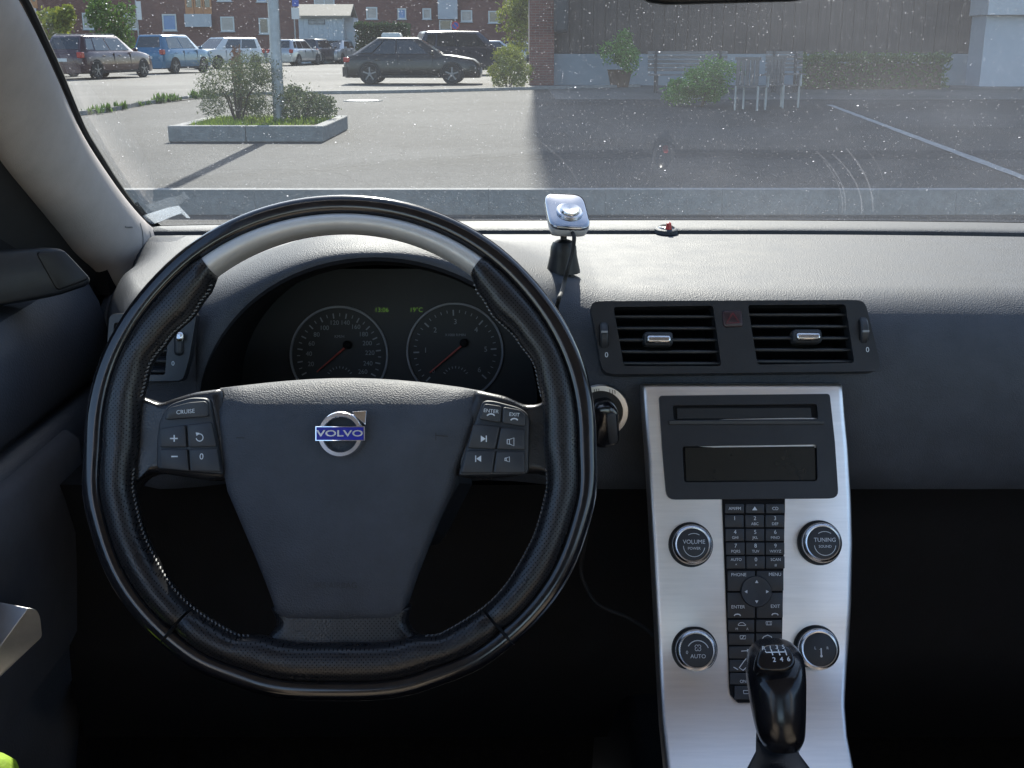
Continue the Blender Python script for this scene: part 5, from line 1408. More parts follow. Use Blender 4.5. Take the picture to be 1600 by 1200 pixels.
# emblem
S_e = S_wh(.0125)
o, ex, ey, n = frame_of(S_e, 532.5, 679); k_ = px_size(S_e, 532.5, 679)
em = obj('emblem', lathe([(25.5 * k_, -.004), (26.5 * k_, .0022), (28.5 * k_, .0034), (34 * k_, .0034), (36.2 * k_, .002), (37 * k_, -.004)], o, ex, ey, n, 56), M['chrome'], wheel)
em['label'] = 'chrome ring emblem with arrow and blue name bar'
obj('arrow', bevel_plate(S_e, [(551, 643.5), (573.5, 642), (572, 665), (563.5, 657), (557, 652)][::-1][::-1], -.003, .0032, .0008), M['chrome'], em, angle=30)
bar = obj('name_bar', bevel_plate(S_e, [(494, 666.5), (571.5, 666.5), (571.5, 689.5), (494, 689.5)], -.003, .0046, .0006), M['chrome'], em, angle=30)
obj('bar_enamel', plate(S_e, [(496, 668), (569.5, 668), (569.5, 688), (496, 688)], .004, .0049), M['blue'], bar, smooth=False)
obj('lettering', text_on(S_e, 'VOLVO', 532.8, 678.2, 9.5, .0053, sx=1.60, bold=.02), M['chrome_dull'], bar, smooth=False)
# faint embossed marks on the cover
S_h = S_wh(.0112)
obj('embossed_mark', join(stroke(S_h, [(369, 684), (382, 684)], 2, 0), stroke(S_h, [(680, 680), (700, 682)], 2.0, 0), stroke(S_h, [(681, 676), (681, 688)], 1.2, 0)), M['black'], wheel, smooth=False)
obj('embossed_lettering', text_on(S_wh(.0116), 'SRS AIRBAG', 524, 915, 9, .0), M['black'], wheel, smooth=False)

# button pods --------------------------------------------------------------
S_b = S_wh(.001)
def pod(poly, rad, h=.0035):
    return obj('button_pod', bevel_plate(S_b, round_poly(poly, rad, 4), -.010, h, .0025), M['button'], wheel, angle=35)
podl = pod([(262, 633), (300, 621), (328, 622), (336, 660), (350, 742), (246, 734), (246, 690), (250, 660)], [16, 10, 8, 6, 6, 8, 4, 6])
podr = pod([(754, 626), (770, 626), (815, 638), (828, 650), (826, 742), (716, 744), (728, 700)], [8, 10, 12, 10, 8, 5, 6])
S_k = S_wh(.0045)
def key(p, poly, rad=3, h=.0032, glyph=()):
    kx = obj('button', bevel_plate(S_k, round_poly(poly, rad, 3), -.003, h, .0011), M['button'], p, angle=35)
    if glyph: obj('marking', join(*glyph), M['print'], kx, smooth=False)
    return kx
L_ = .0038
def T(s, u, v, c, **kw): return text_on(S_k, s, u, v, c, L_, **kw)
key(podl, [(258, 656), (266, 637), (298, 629), (324, 627), (328, 651)], 5, glyph=(T('CRUISE', 292, 644, 6.3, rot=.09),))
key(podl, [(252, 670), (291, 664), (293, 699), (251, 699)], 3, glyph=(stroke(S_k, [(268, 685.5), (280, 685.5)], 2.0, L_), stroke(S_k, [(274.5, 680), (274.5, 690.5)], 2.0, L_)))
key(podl, [(294, 664), (332, 660), (340, 698), (296, 699)], 3, glyph=(stroke(S_k, [(314 + 5.4 * math.cos(R(a)), 684 - 5.6 * math.sin(R(a))) for a in range(150, -171, -16)][::-1], 1.4, L_), decal(S_k, [(309, 681), (308, 676), (314, 677)], L_)))
key(podl, [(251, 702), (294, 702), (297, 736), (252, 732)], 3, glyph=(stroke(S_k, [(270, 713.5), (280, 713.5)], 2.0, L_),))
key(podl, [(297, 702), (341, 701), (346, 737), (299, 736)], 3, glyph=(T('0', 317, 714, 9.5),))
key(podr, [(757, 631), (784, 635), (782, 661), (748, 655)], 4, glyph=(T('ENTER', 767.5, 643, 5.6, rot=-.10), stroke(S_k, [(761, 650), (764, 647.8), (767.5, 647.2), (770.5, 647.8), (773, 650)], 2.0, L_)))
key(podr, [(786, 636), (814, 641), (822, 650), (821, 667), (784, 661)], 4, glyph=(T('EXIT', 803.8, 648.5, 5.6, rot=-.08), stroke(S_k, [(798, 657), (800.5, 655), (803.5, 654.4), (806.5, 655), (809, 657)], 2.0, L_)))
key(podr, [(740, 663), (781, 667), (774, 702), (730, 700)], 3, glyph=(decal(S_k, [(751.5, 681), (759, 686), (751.5, 691)][::-1], L_), stroke(S_k, [(760, 681), (760, 691)], 1.6, L_)))
key(podr, [(783, 668), (820, 672), (820, 703), (776, 702)], 3, glyph=(stroke(S_k, [(792.5, 687), (796, 687), (803, 684.5), (803, 697), (796, 694), (792.5, 694), (792.5, 687)], 1.1, L_), stroke(S_k, [(796, 687), (796, 694)], 1.0, L_)))
key(podr, [(729, 704), (774, 705), (769, 739), (720, 739)], 3, glyph=(decal(S_k, [(752, 712), (744.5, 717), (752, 722)], L_), stroke(S_k, [(743.5, 712), (743.5, 722)], 1.6, L_)))
key(podr, [(776, 705), (820, 706), (820, 739), (771, 739)], 3, glyph=(stroke(S_k, [(789, 716), (791, 716), (796, 714), (796, 722), (791, 720), (789, 720), (789, 716)], 1.1, L_), stroke(S_k, [(791, 716), (791, 720)], 1.0, L_)))

# ================================================================== centre console ("floating" silver panel)
PROF = catmull([Vector((.964, .950, 0)), Vector((.942, .912, 0)), Vector((.902, .825, 0)), Vector((.870, .755, 0)), Vector((.850, .709, 0)), Vector((.818, .676, 0)), Vector((.770, .650, 0)), Vector((.700, .634, 0)), Vector((.600, .630, 0))], 8)
def S_s(u, v):
    d = ray(u, v); best = None
    for a, b in zip(PROF, PROF[1:]):
        # (EYE.y + t d.y, EYE.z + t d.z) on the segment
        ey_, ez = b.x - a.x, b.y - a.y
        den = d.y * ez - d.z * ey_
        if abs(den) < 1e-9: continue
        t = (a.x * ez - (a.y - EYE.z) * ey_) / den
        s = ((t * d.y - a.x) * ey_ + (EYE.z + t * d.z - a.y) * ez) / (ey_ * ey_ + ez * ez)
        if -1e-6 <= s <= 1 + 1e-6 and t > 0 and (best is None or t < best): best = t
    if best is None:
        best = .964 / d.y if v < 650 else .66
    return EYE + d * best
con = root('centre_console', 'brushed silver centre console with radio, keypad and four round knobs', 'centre console', (0.2, .9, .62))
LE = [(597, 1003), (650, 1006), (700, 1010), (780, 1015), (850, 1019), (950, 1024), (1050, 1029), (1120, 1033), (1200, 1041), (1300, 1056)]
RE = [(597, 1318), (650, 1322), (700, 1327), (780, 1332), (850, 1334), (950, 1332), (1000, 1329), (1050, 1325), (1100, 1322), (1150, 1326), (1200, 1336), (1300, 1365)]
def lerp_tab(tab, v):
    if v <= tab[0][0]: return tab[0][1]
    for (a, x), (b, y) in zip(tab, tab[1:]):
        if a <= v <= b:
            return x + (y - x) * (v - a) / (b - a)
    return tab[-1][1]
rows = [597, 600, 604, 612] + list(range(625, 1301, 15))
rings = []
for i, v in enumerate(rows):
    l, r_ = lerp_tab(LE, v), lerp_tab(RE, v)
    A, B = S_s(l, v), S_s(r_, v)
    n = frame_of(S_s, (l + r_) / 2, max(v, 606), 3)[3]
    drop = {0: .006, 1: .0018, 2: .0004}.get(i, 0)
    ring = []
    for q, h in ((0, -.016), (0, -.005), (.004, -.0022), (.012, -.0006), (.03, 0), (.25, .0), (.5, .0), (.75, .0), (.97, 0), (.988, -.0006), (.996, -.0022), (1, -.005), (1, -.016)):
        ring.append(A + (B - A) * q + n * (h - drop))
    ring += [B + n * (-.018), A + n * (-.018)]
    rings.append(ring)
obj('silver_panel', loft(rings), M['silver'], con, angle=50)
# dark back shell
obj('back_shell', loft([[p - Vector((0, -.03, .01)) * 1.0 + Vector(((.012 if k < 7 else -.012) if k < 13 else (-.012 if k == 13 else .012), 0, 0)) for k, p in enumerate(r0)] for r0 in rings[2:]]), M['black'], con, angle=50)
# radio
bez_px = round_poly([(1029, 619), (1295, 616), (1303, 690), (1309, 779), (1041, 781), (1034, 700)], [5, 5, 0, 14, 14, 0], 4)
slot_px = round_poly([(1050, 634), (1275, 632), (1277, 655), (1052, 657)], 4, 3)
disp_px = round_poly([(1065, 698), (1275, 695), (1276, 752), (1068, 754)], 5, 3)
bez = obj('radio', plate_holes(S_s, bez_px, [slot_px, disp_px], -.004, .0032), M['vent'], con, smooth=False, bevel=.0012)
bez['label'] = 'black radio face with disc slot and dark display'
obj('recess', plate(S_s, [(1045, 628), (1282, 626), (1284, 765), (1055, 768)], -.0050, .0002), M['matte'], bez, smooth=False)
obj('disc_slot', plate(S_s, [(1057, 638), (1266, 637), (1268, 653), (1058, 655)], .0002, .0012), M['black'], bez, smooth=False, bevel=.0004)
dsp = obj('display', plate(S_s, [(1070, 700), (1272, 697.5), (1273.5, 750), (1072, 752)], .0002, .0014), M['lcd'], bez, smooth=False)
lg = obj('ledge', loft([[S_s(u, 658 + dv) + frame_of(S_s, 1165, 660)[3] * h for u in (1044, 1285)] + [S_s(u, 664 + dv) + frame_of(S_s, 1165, 660)[3] * (h2) for u in (1286, 1044)] for dv, h, h2 in ((0, .003, .003), (0, .0048, .0040))]), M['vent'], bez, bevel=.0006)
# keypad
key_px = round_poly([(1128, 779), (1226, 779), (1223, 950), (1219, 1098), (1150, 1098), (1140, 1072), (1134, 950)], [0, 0, 0, 10, 14, 10, 0], 4)
cu_, cv_ = 1178, 930
def slab_curved(S, left, right, v0, v1, h0, h1, nrow=26):
    rg = []
    for k in range(nrow + 1):
        v = v0 + (v1 - v0) * k / nrow
        n = frame_of(S, 1178, v, 3)[3]
        l, r_ = left(v), right(v)
        rg.append([S(l, v) + n * h0, S(l, v) + n * h1, S(r_, v) + n * h1, S(r_, v) + n * h0])
    return loft(rg)
kb = obj('keypad', slab_curved(S_s, lambda v: 1128 + (v - 779) * .038 + (max(0, v - 1080) ** 2) * .04, lambda v: 1226 - (v - 779) * .022 - (max(0, v - 1080) ** 2) * .03, 778, 1098, -.003, .0016), M['matte'], con, angle=40)
kb['label'] = 'column of small black keys with white markings'
def ck(u0, u1, v0, v1, glyphs=(), g=.9, h=.0030, rad=1.5):
    sl = (v0 + v1) / 2
    dl = (sl - 779) * .0
    kx = obj('key', bevel_plate(S_s, round_poly([(u0 + g, v0 + g), (u1 - g, v0 + g), (u1 - g, v1 - g), (u0 + g, v1 - g)], rad, 2), .0010, h, .0007), M['button'], kb, angle=35)
    if glyphs: obj('marking', join(*glyphs), M['print'], kx, smooth=False)
    return kx
KL = .0034
def TS(s, u, v, c, lift=KL, **kw): return text_on(S_s, s, u, v, c, lift, **kw)
ck(1131, 1162.5, 787, 803, (TS('AM/FM', 1147, 795, 4.6),))
ck(1163, 1194, 787, 803, (decal(S_s, [(1174, 797.5), (1178, 791.5), (1182, 797.5)], KL),))
ck(1194.5, 1225, 787, 803, (TS('CD', 1210, 795, 4.8),))
pad = [('1', ''), ('2', 'ABC'), ('3', 'DEF'), ('4', 'GHI'), ('5', 'JKL'), ('6', 'MNO'), ('7', 'PQRS'), ('8', 'TUV'), ('9', 'WXYZ'), ('AUTO', '*'), ('0', '+'), ('SCAN', '#')]
for i, (a, b2) in enumerate(pad):
    r_, c_ = divmod(i, 3)
    v0 = 804 + 21.4 * r_; u0 = 1131 + 31.5 * c_ + r_ * .8 - (c_ * .25 * r_)
    g = [TS(a, u0 + 15.7, v0 + 6.2, 6.0 if len(a) == 1 else 4.3)]
    if b2: g.append(TS(b2, u0 + 15.7, v0 + 14.8, 4.2))
    ck(u0, u0 + 31, v0, v0 + 21, g)
ck(1135, 1179.5, 891, 924, (TS('PHONE', 1153, 898, 5.0),)); ck(1180.5, 1224, 891, 924, (TS('MENU', 1209.5, 897.5, 5.0),))
def hand(u, v): return stroke(S_s, [(u - 5, v + 1.6), (u - 3.4, v - .6), (u, v - 1.2), (u + 3.4, v - .6), (u + 5, v + 1.6)], 1.6, KL)
ck(1135, 1179.5, 925, 966, (TS('ENTER', 1152, 948, 5.0), hand(1151, 960))); ck(1180.5, 1223, 925, 966, (TS('EXIT', 1210, 947, 5.0), hand(1209.5, 959)))
def cark(u, v): return stroke(S_s, [(u - 6, v + 2), (u - 5, v), (u - 2.5, v - 2), (u + 2, v - 2), (u + 4, v), (u + 6, v + 1), (u + 6, v + 2.4), (u - 6, v + 2.4)], .9, KL)
def screen(u, v): return stroke(S_s, [(u - 4.5, v - 2.5), (u + 4.5, v - 2.5), (u + 4, v + 2.5), (u - 4, v + 2.5), (u - 4.5, v - 2.5)], .9, KL)
rows_k = [(967, 987.5), (988.5, 1008), (1009, 1029.5), (1030.5, 1050.5), (1051.5, 1071), (1072, 1095)]
lgl = [(cark(1158, 974), TS('M', 1150, 982, 3.6), TS('A', 1166.5, 982, 3.6)), (screen(1159.5, 995), stroke(S_s, [(1157, 998), (1162, 992)], .8, KL)), (stroke(S_s, [(1157, 1017), (1170, 1016)], 1.2, KL), decal(S_s, [(1166, 1013.5), (1171.5, 1016), (1166, 1018.5)], KL)),
       (stroke(S_s, [(1168, 1026), (1161, 1034), (1154, 1044), (1160, 1048), (1168, 1040)], 1.3, KL), stroke(S_s, [(1145, 1043), (1152, 1047)], 1.2, KL)), (TS('ON', 1160, 1066, 4.6),), (screen(1165, 1083),)]
rgl = [(screen(1200, 973), stroke(S_s, [(1198, 975.5), (1198, 970.5)], .7, KL), stroke(S_s, [(1202, 975.5), (1202, 970.5)], .7, KL)), (stroke(S_s, [(1188, 1000), (1192, 994), (1198, 991.5), (1204, 994), (1205, 1000)], 1.3, KL),), (), (), (), ()]
for i, (v0, v1) in enumerate(rows_k):
    sh = (v0 - 967) * .035
    ck(1136 + sh + (6 if i == 5 else 0), 1178.5, v0, v1, lgl[i]); ck(1179.5, 1221 - sh * .7, v0, v1, rgl[i])
# four-way pad
o, ex, ey, n = frame_of(S_s, 1180, 924); k_ = px_size(S_s, 1180, 924)
dp_ = obj('four_way_pad', lathe([(24 * k_, .001), (24 * k_, .0042), (23 * k_, .0052), (20 * k_, .0050), (.0002, .0044)], o, ex, ey, n, 40), M['button'], kb)
g = []
for a, (du, dv) in ((90, (0, -15)), (270, (0, 15)), (180, (-16, 0)), (0, (16, 0))):
    c = (1180 + du, 924 + dv)
    g.append(decal(S_s, [(c[0] + 3 * math.cos(R(a + d)), c[1] - 3 * math.sin(R(a + d))) for d in (0, 120, 240)][::-1], .0060))
obj('marking', join(*g), M['print'], dp_, smooth=False)
# knobs
def knob(u, v, rad, name_label, glyph_fn):
    o, ex, ey, n = frame_of(S_s, u, v); k = px_size(S_s, u, v); r = rad * k
    kn = obj('knob', lathe([(r * 1.09, .0004), (r * 1.09, .0012), (r * 1.02, .0014), (r * .97, .0014), (r * .955, .009), (r * .93, .0098)], o, ex, ey, n, 48), M['black'], con)
    kn['label'] = name_label
    obj('knob_ring', lathe([(r * .955, .0075), (r * .965, .0095), (r * .93, .0112), (r * .83, .0124), (r * .775, .0122), (r * .76, .0112)], o, ex, ey, n, 48), M['chrome_dull'], kn)
    obj('knob_face', lathe([(r * .77, .0105), (r * .76, .0114), (r * .70, .0118), (.0002, .0119)], o, ex, ey, n, 48), M['button'], kn)
    # print is laid out on the knob face itself
    def S_f(a, b): return o + n * .0119 + ex * ((a - u) * k) + ey * ((v - b) * k)
    obj('marking', join(*glyph_fn(S_f, u, v)), M['print'], kn, smooth=False)
def ring_arc(S, u, v, r, a0, a1, w=.9, n=22): return stroke(S, [(u + r * math.cos(R(a0 + (a1 - a0) * k / n)), v - r * math.sin(R(a0 + (a1 - a0) * k / n))) for k in range(n + 1)], w, .0003)
knob(1079, 851, 32, 'volume knob with silver ring', lambda S, u, v: [text_on(S, 'VOLUME', u + 2, v - 4, 6.2, .0003), text_on(S, 'POWER', u + 2, v + 6, 4.0, .0003), ring_arc(S, u + 2, v + 2, 16.5, 180, 350), ring_arc(S, u + 2, v, 17, 60, 120)])
knob(1280, 848, 32, 'tuning knob with silver ring', lambda S, u, v: [text_on(S, 'TUNING', u + 3, v - 4, 6.2, .0003), text_on(S, 'SOUND', u + 3, v + 6, 4.0, .0003), ring_arc(S, u + 3, v + 3, 16.5, 185, 355), ring_arc(S, u + 3, v, 17, 55, 125)])
knob(1085, 1015, 33, 'fan knob with silver ring', lambda S, u, v: [text_on(S, 'AUTO', u + 2, v + 9, 6.0, .0003), text_on(S, '0', u - 15, v + 3, 5.0, .0003), ring_arc(S, u + 2, v + 2, 17, 20, 150, 1.4)] + [ring_arc(S, u + 2 + 3 * math.cos(R(a)), v - 4 - 3 * math.sin(R(a)), 2.4, a - 150, a + 90, .8, 8) for a in (45, 135, 225, 315)])
knob(1275, 1013, 33, 'temperature knob with silver ring', lambda S, u, v: [stroke(S, [(u + 2, v - 2), (u + 2, v + 9)], 2.0, .0003), decal(S, circ_px(u + 2, v + 10, 2, 10), .0003), text_on(S, 'L', u - 7, v - 2, 4.0, .0003), text_on(S, 'R', u + 12, v - 2, 4.0, .0003)])

# ================================================================== gear lever
GB = pt_t(1218, 1172, .80); GT = pt_t(1212, 1001, .845)
gear = root('gear_lever', 'black gear lever with white shift pattern in front of the silver console', 'gear lever', tuple(GB - Vector((0, 0, .06))))
# knob: stack of rounded sections along a gently curved axis
ax = [(1222, 1168, .800), (1220, 1150, .800), (1217, 1120, .802), (1214, 1085, .806), (1212, 1055, .811), (1211.5, 1030, .819), (1211.5, 1014, .826), (1211.5, 1005, .832), (1211.5, 1002.5, .835)]
wid = [27, 36, 40.5, 43.5, 45, 43, 36, 24, 6]
dep = [.012, .017, .021, .024, .0265, .026, .022, .015, .004]
rings = []
for (u, v, t), w, dd in zip(ax, wid, dep):
    c = pt_t(u, v, t) + ray(u, v) * .012; a = w * t / F
    ring = []
    for k in range(28):
        th = 2 * math.pi * k / 28
        cx, sx = math.cos(th), math.sin(th)
        cx = math.copysign(abs(cx) ** .82, cx); sx = math.copysign(abs(sx) ** .82, sx)
        ring.append(c + Vector((a * cx, 0, 0)) + Vector((0, .93, -.22)) * (dd * sx))
    rings.append(ring)
smooth_rings = []
cols = [catmull([r0[k] for r0 in rings], 4) for k in range(28)]
smooth_rings = [[cols[k][j] for k in range(28)] for j in range(len(cols[0]))]
obj('knob_grip', loft(smooth_rings), M['knob_black'], gear, angle=70)
GN = Vector((0, -.60, .80)).normalized()
GO = pt_t(1212, 1024, .8035)
def S_g(u, v): return pt_plane(u, v, GO, GN)
pl = obj('shift_plate', bevel_plate(S_g, round_poly([(1180, 1040), (1184, 1016), (1196, 1005), (1227, 1005), (1239, 1014), (1245, 1038), (1230, 1047), (1194, 1048)], 12, 4), -.012, .0, .002), M['knob_black'], gear, angle=60)
g = []
for s_, u, v in (('R', 1193, 1013.5), ('1', 1203.5, 1013), ('3', 1213.5, 1012), ('5', 1223.5, 1011.5), ('2', 1209.5, 1031.5), ('4', 1221, 1031), ('6', 1232, 1030.5)):
    g.append(text_on(S_g, s_, u, v, 6.6 if v < 1020 else 7.6, .0006, bold=.01))
g.append(stroke(S_g, [(1195.5, 1017.5), (1197, 1020), (1228, 1019)], 1.7, .0006))
for u0, u1 in ((1204.5, 1207.5), (1215.5, 1218.5), (1226, 1229)):
    g.append(stroke(S_g, [(u0, 1015.5), (u1, 1024.5)], 1.7, .0007))
obj('marking', join(*g), M['print'], pl, smooth=False)
# leather gaiter running down under the knob
gr = []
for v, w, t, cu in ((1150, 29, .822, 1221), (1180, 31, .826, 1221), (1205, 35, .81, 1225), (1240, 56, .79, 1230), (1300, 100, .77, 1232)):
    c = pt_t(cu, v, t) + Vector((0, .02, 0))
    gr.append([c + Vector((w * t / F * math.cos(2 * math.pi * k / 20), (w * t / F) * .8 * math.sin(2 * math.pi * k / 20), 0)) for k in range(20)])
obj('gaiter', loft(gr), M['leather'], gear, angle=70)

# ================================================================== driver's door
door = root('door', 'dark driver door panel left of the steering wheel', 'door', (-.46, .6, .45))
def sec(y):
    f = sst(.75, 1.18, y)
    return [(-.545, .950 + .012 * f), (-.500, .955 + .012 * f), (-.470, .948 + .010 * f), (-.456, .928), (-.4505, .900), (-.449, .870), (-.452, .858), (-.462, .852), (-.463, .846), (-.450, .840), (-.4395, .830), (-.4370, .79), (-.4385, .72), (-.440, .64), (-.448, .58), (-.47, .54), (-.49, .42), (-.545, .40)]
ys = [-.8, -.4, 0, .3, .5, .7, .85, .95, 1.05, 1.14, 1.22, 1.24, 1.246, 1.25, 1.262]
rings = []
for i, y in enumerate(ys):
    pin = {len(ys) - 2: .006, len(ys) - 1: .02}.get(i, 0)
    rings.append([Vector((x - pin, y, z)) for x, z in sec(y)])
obj('door_card', loft(rings), M['door'], door, angle=45)
# soft pad in the lower card
rings = []
for y in (-.6, -.2, .2, .6, .9, 1.05, 1.076, 1.080, 1.085, 1.095):
    k = {1.085: .004, 1.095: .014}.get(y, 0)
    rings.append([Vector((x - k, y, z)) for x, z in ((-.46, .832), (-.440, .835 - k), (-.4290, .826 - k), (-.4280, .78), (-.430, .70), (-.4335, .64 + k), (-.441, .626 + k), (-.46, .63))])
obj('arm_pad', loft(rings), M['door_pad'], door, angle=50)
# grab handle
def S_hd(u, v): return pt_plane(u, v, Vector((-.395, .86, .64)), Vector((.55, -.80, .02)).normalized())
hp = [S_hd(*p) for p in round_poly([(44, 950), (57, 952), (63, 964), (66, 995), (0, 1058), (-70, 1114), (-70, 1072), (0, 1010)], [3, 6, 6, 5, 0, 0, 0, 0], 3)]
HD = Vector((-.055, .004, .010))
hd = obj('grab_handle', prism([p + HD for p in hp][::-1], hp[::-1]), M['ring_metal'], door, angle=40, bevel=.0055, seg=4)
hd['label'] = 'satin silver grab handle on the driver door'
obj('handle_bracket', prism([p + HD * 1.5 + Vector((0, .004, -.004)) for p in hp][::-1], [p + HD * 1.02 + Vector((0, .004, -.004)) for p in hp][::-1]), M['black'], hd)
# mirror corner: black triangle with the small speaker pod
tri = [Vector((-.500, .78, .955)), Vector((-.492, 1.20, .955)), Vector((-.492, 1.18, 1.02)), Vector((-.502, .78, 1.26))]
obj('mirror_corner', prism([p + Vector((-.03, 0, 0)) for p in tri][::-1], tri[::-1]), M['matte'], door, bevel=.006)
def S_tw(u, v): return pt_plane(u, v, Vector((-.432, 1.06, .97)), Vector((.55, -.80, .22)).normalized())
tw_px = round_poly([(-30, 392), (70, 386), (98, 388), (143, 436), (138, 446), (90, 462), (-30, 482)], [0, 8, 10, 8, 8, 12, 0], 3)
tw = obj('speaker_pod', bevel_plate(S_tw, tw_px, -.045, .003, .005), M['vent'], door, angle=50)
obj('speaker_grille', bevel_plate(S_tw, round_poly([(54, 394), (98, 391), (140, 436), (88, 455)], 8, 3), .001, .0045, .0015), M['black'], tw, angle=50)
obj('window_seal', tube([Vector((-.500, y, .962)) for y in (-.8, 0, .5, .9, 1.14)], .008, 8), M['rubber'], door)

# hi-vis vest corner in the door pocket
vc = pt_t(-20, 1234, .80)
vr = []
for i in range(9):
    th = math.pi * (i / 8)
    vr.append([vc + Vector((.021 * math.sin(th) * math.cos(2 * math.pi * k / 20) * (1 + .05 * math.sin(3 * k)), .03 * math.sin(th) * math.sin(2 * math.pi * k / 20), .023 * math.cos(th) * (1 + .04 * math.sin(k * 1.3)))) for k in range(20)])
obj('safety_vest', loft(vr), M['hivis'], None, angle=80, label='bright yellow green vest bundle low in the corner beside the door', cat='vest')

# ================================================================== rear-view mirror
mir = root('rear_view_mirror', 'black rear-view mirror at the top edge of the windscreen', 'mirror', tuple(pt_t(1130, -60, .62)))
def S_m(u, v): return pt_plane(u, v, pt_t(1130, -40, .62), Vector((-.18, -1, -.05)).normalized())
mp_ = round_poly([(985, -100), (1290, -130), (1300, -40), (1285, -5), (1240, 3), (1040, 8.5), (1010, 5), (992, -10)], [20, 30, 10, 20, 10, 10, 10, 10], 4)
mh = obj('mirror_housing', bevel_plate(S_m, mp_, -.035, .002, .006), M['black'], mir, angle=50)
obj('mirror_glass', plate(S_m, round_poly([(998, -92), (1278, -120), (1288, -42), (1274, -14), (1236, -7), (1044, -2), (1016, -4), (1003, -15)], [16, 24, 10, 16, 8, 8, 8, 8], 4), .001, .0028), M['chrome'], mh, smooth=False)
obj('mirror_stalk', tube([pt_t(1130, -60, .64), pt_t(1130, -110, .72), ws_pt(.13, .66, .0)], .012, 10), M['black'], mir)

# ================================================================== navigation receiver on its stand
WCX = pt_z(880, 426, .989)
for _ in range(4): WCX = pt_z(880, 426, ztop(WCX.x) + .0005)
dev = root('receiver_stand', 'small chrome and white receiver on a black cone stand on the dashboard', 'receiver', tuple(WCX))
X_, Y_, Z_ = Vector((1, 0, 0)), Vector((0, 1, 0)), Vector((0, 0, 1))
k_ = px_size(lambda u, v: pt_y(u, v, WCX.y), 880, 423)
obj('cone_base', lathe([(26.5 * k_, 0), (26.5 * k_, .001), (21 * k_, 27 * k_), (21 * k_, 28 * k_), (20 * k_, 40 * k_), (16 * k_, 48 * k_), (8 * k_, 51 * k_), (.0002, 51.5 * k_)], WCX + Vector((0, 0, .0005)), X_, Y_, Z_, 36), M['black'], dev)
neck = WCX + Z_ * 50 * k_
obj('neck', tube([neck - Z_ * .002, neck + Z_ * 12 * k_], 5 * k_, 12), M['black'], dev)
obj('swivel_nut', lathe([(6 * k_, 8 * k_), (20 * k_, 10 * k_), (21 * k_, 20 * k_), (18 * k_, 22 * k_), (.0002, 22 * k_)], neck, X_, Y_, Z_, 14), M['black'], dev, smooth=False)
bc = pt_y(886, 331, WCX.y)
M['receiver'] = mat('mirror_finish_plastic', (0.42, 0.43, 0.46), 0.12, metal=1.0, var=0.08, vscale=60)
bn = Vector((.10, -.44, .89)).normalized(); bx = Vector((.98, .15, -.10)); bx = (bx - bn * bx.dot(bn)).normalized(); by = bn.cross(bx)
def dev_ring(hw, hl, h, sq=.42):
    out = []
    for k in range(36):
        th = 2 * math.pi * k / 36; c, s = math.cos(th), math.sin(th)
        out.append(bc + bx * (hw * math.copysign(abs(c) ** sq, c)) + by * (hl * math.copysign(abs(s) ** sq, s) * (1 - .0 * s)) + bn * h)
    return out
hw, hl = 32 * k_, 46 * k_
obj('receiver_shell', loft([dev_ring(hw * .72, hl * .8, -.011), dev_ring(hw * .93, hl * .95, -.009), dev_ring(hw, hl, -.004), dev_ring(hw, hl, -.0012)]), M['white_plastic'], dev, angle=60)
obj('receiver_face', loft([dev_ring(hw * 1.0, hl * 1.0, -.0012), dev_ring(hw * 1.0, hl, .0006), dev_ring(hw * .97, hl * .975, .0018), dev_ring(hw * .85, hl * .87, .0026), dev_ring(hw * .3, hl * .3, .0032)]), M['receiver'], dev, angle=60)
bt = bc - by * (9 * k_) + bx * (2 * k_)
btn = obj('push_button', lathe([(20.5 * k_, .002), (20.5 * k_, .0048), (19 * k_, .0055), (15.5 * k_, .0055), (15 * k_, .0065), (13.5 * k_, .0078), (.0003, .0070)], bt, bx, by, bn, 36), M['chrome_dull'], dev)
# its cable
cab = catmull([bc - by * (hl * .98) - bn * .004 + bx * .002, pt_y(897, 372, WCX.y - .03), pt_y(894, 395, WCX.y - .033), pt_y(887, 420, WCX.y - .038), pt_z(881, 443, .994), pt_z(877, 458, .995), pt_z(873, 468, .994), pt_y(870, 490, .985), pt_y(876, 560, .950), pt_y(900, 680, .950), pt_y(915, 770, .955), pt_t(918, 820, 1.04), pt_t(908, 885, 1.06), pt_t(915, 915, 1.06), pt_t(935, 945, 1.05), pt_t(980, 965, 1.04), pt_t(1012, 985, 1.02), pt_t(1035, 1010, 1.0)], 8)
cab = [Vector(p) for p in cab]
for i, p in enumerate(cab):           # keep it lying on the dash, not in it
    if p.y > 1.04 and p.z < ztop(p.x) + .003: p.z = ztop(p.x) + .003
obj('cable', tube(cab, .0019, 8), M['rubber'], None, angle=180, label='thin black cable running from the small receiver down past the console', cat='cable')

# ================================================================== rest of the cabin around us
cab_root = root('cabin', None, None, (0.2, -.5, 0), kind='structure')
hx0, hx1 = -.42, .80
roof = []
for y, z in ((.69, 1.44), (.60, 1.462), (.3, 1.485), (-.3, 1.50), (-1.0, 1.48), (-1.8, 1.40)):
    roof.append([Vector((.2 + (.58) * q, y, z - .05 * abs(q) ** 3)) for q in (-1, -.8, -.4, 0, .4, .8, 1)] + [Vector((.2 + .58 * q, y, z + .03)) for q in (1, -1)])
obj('roof_lining', loft(roof), M['headliner'], cab_root, angle=60)
obj('floor_pan', box2((-.5, -2.0, .18), (.92, 1.35, .22)), M['carpet'], cab_root)
obj('footwell_wall', box2((-.6, 1.42, .2), (1.0, 1.47, .965)), M['carpet'], cab_root)
obj('cowl_side', box2((-.62, 1.27, .93), (-.452, 1.46, .975)), M['carpet'], cab_root)
obj('cowl_side', box2((.86, 1.2, .93), (1.0, 1.46, .975)), M['carpet'], cab_root)
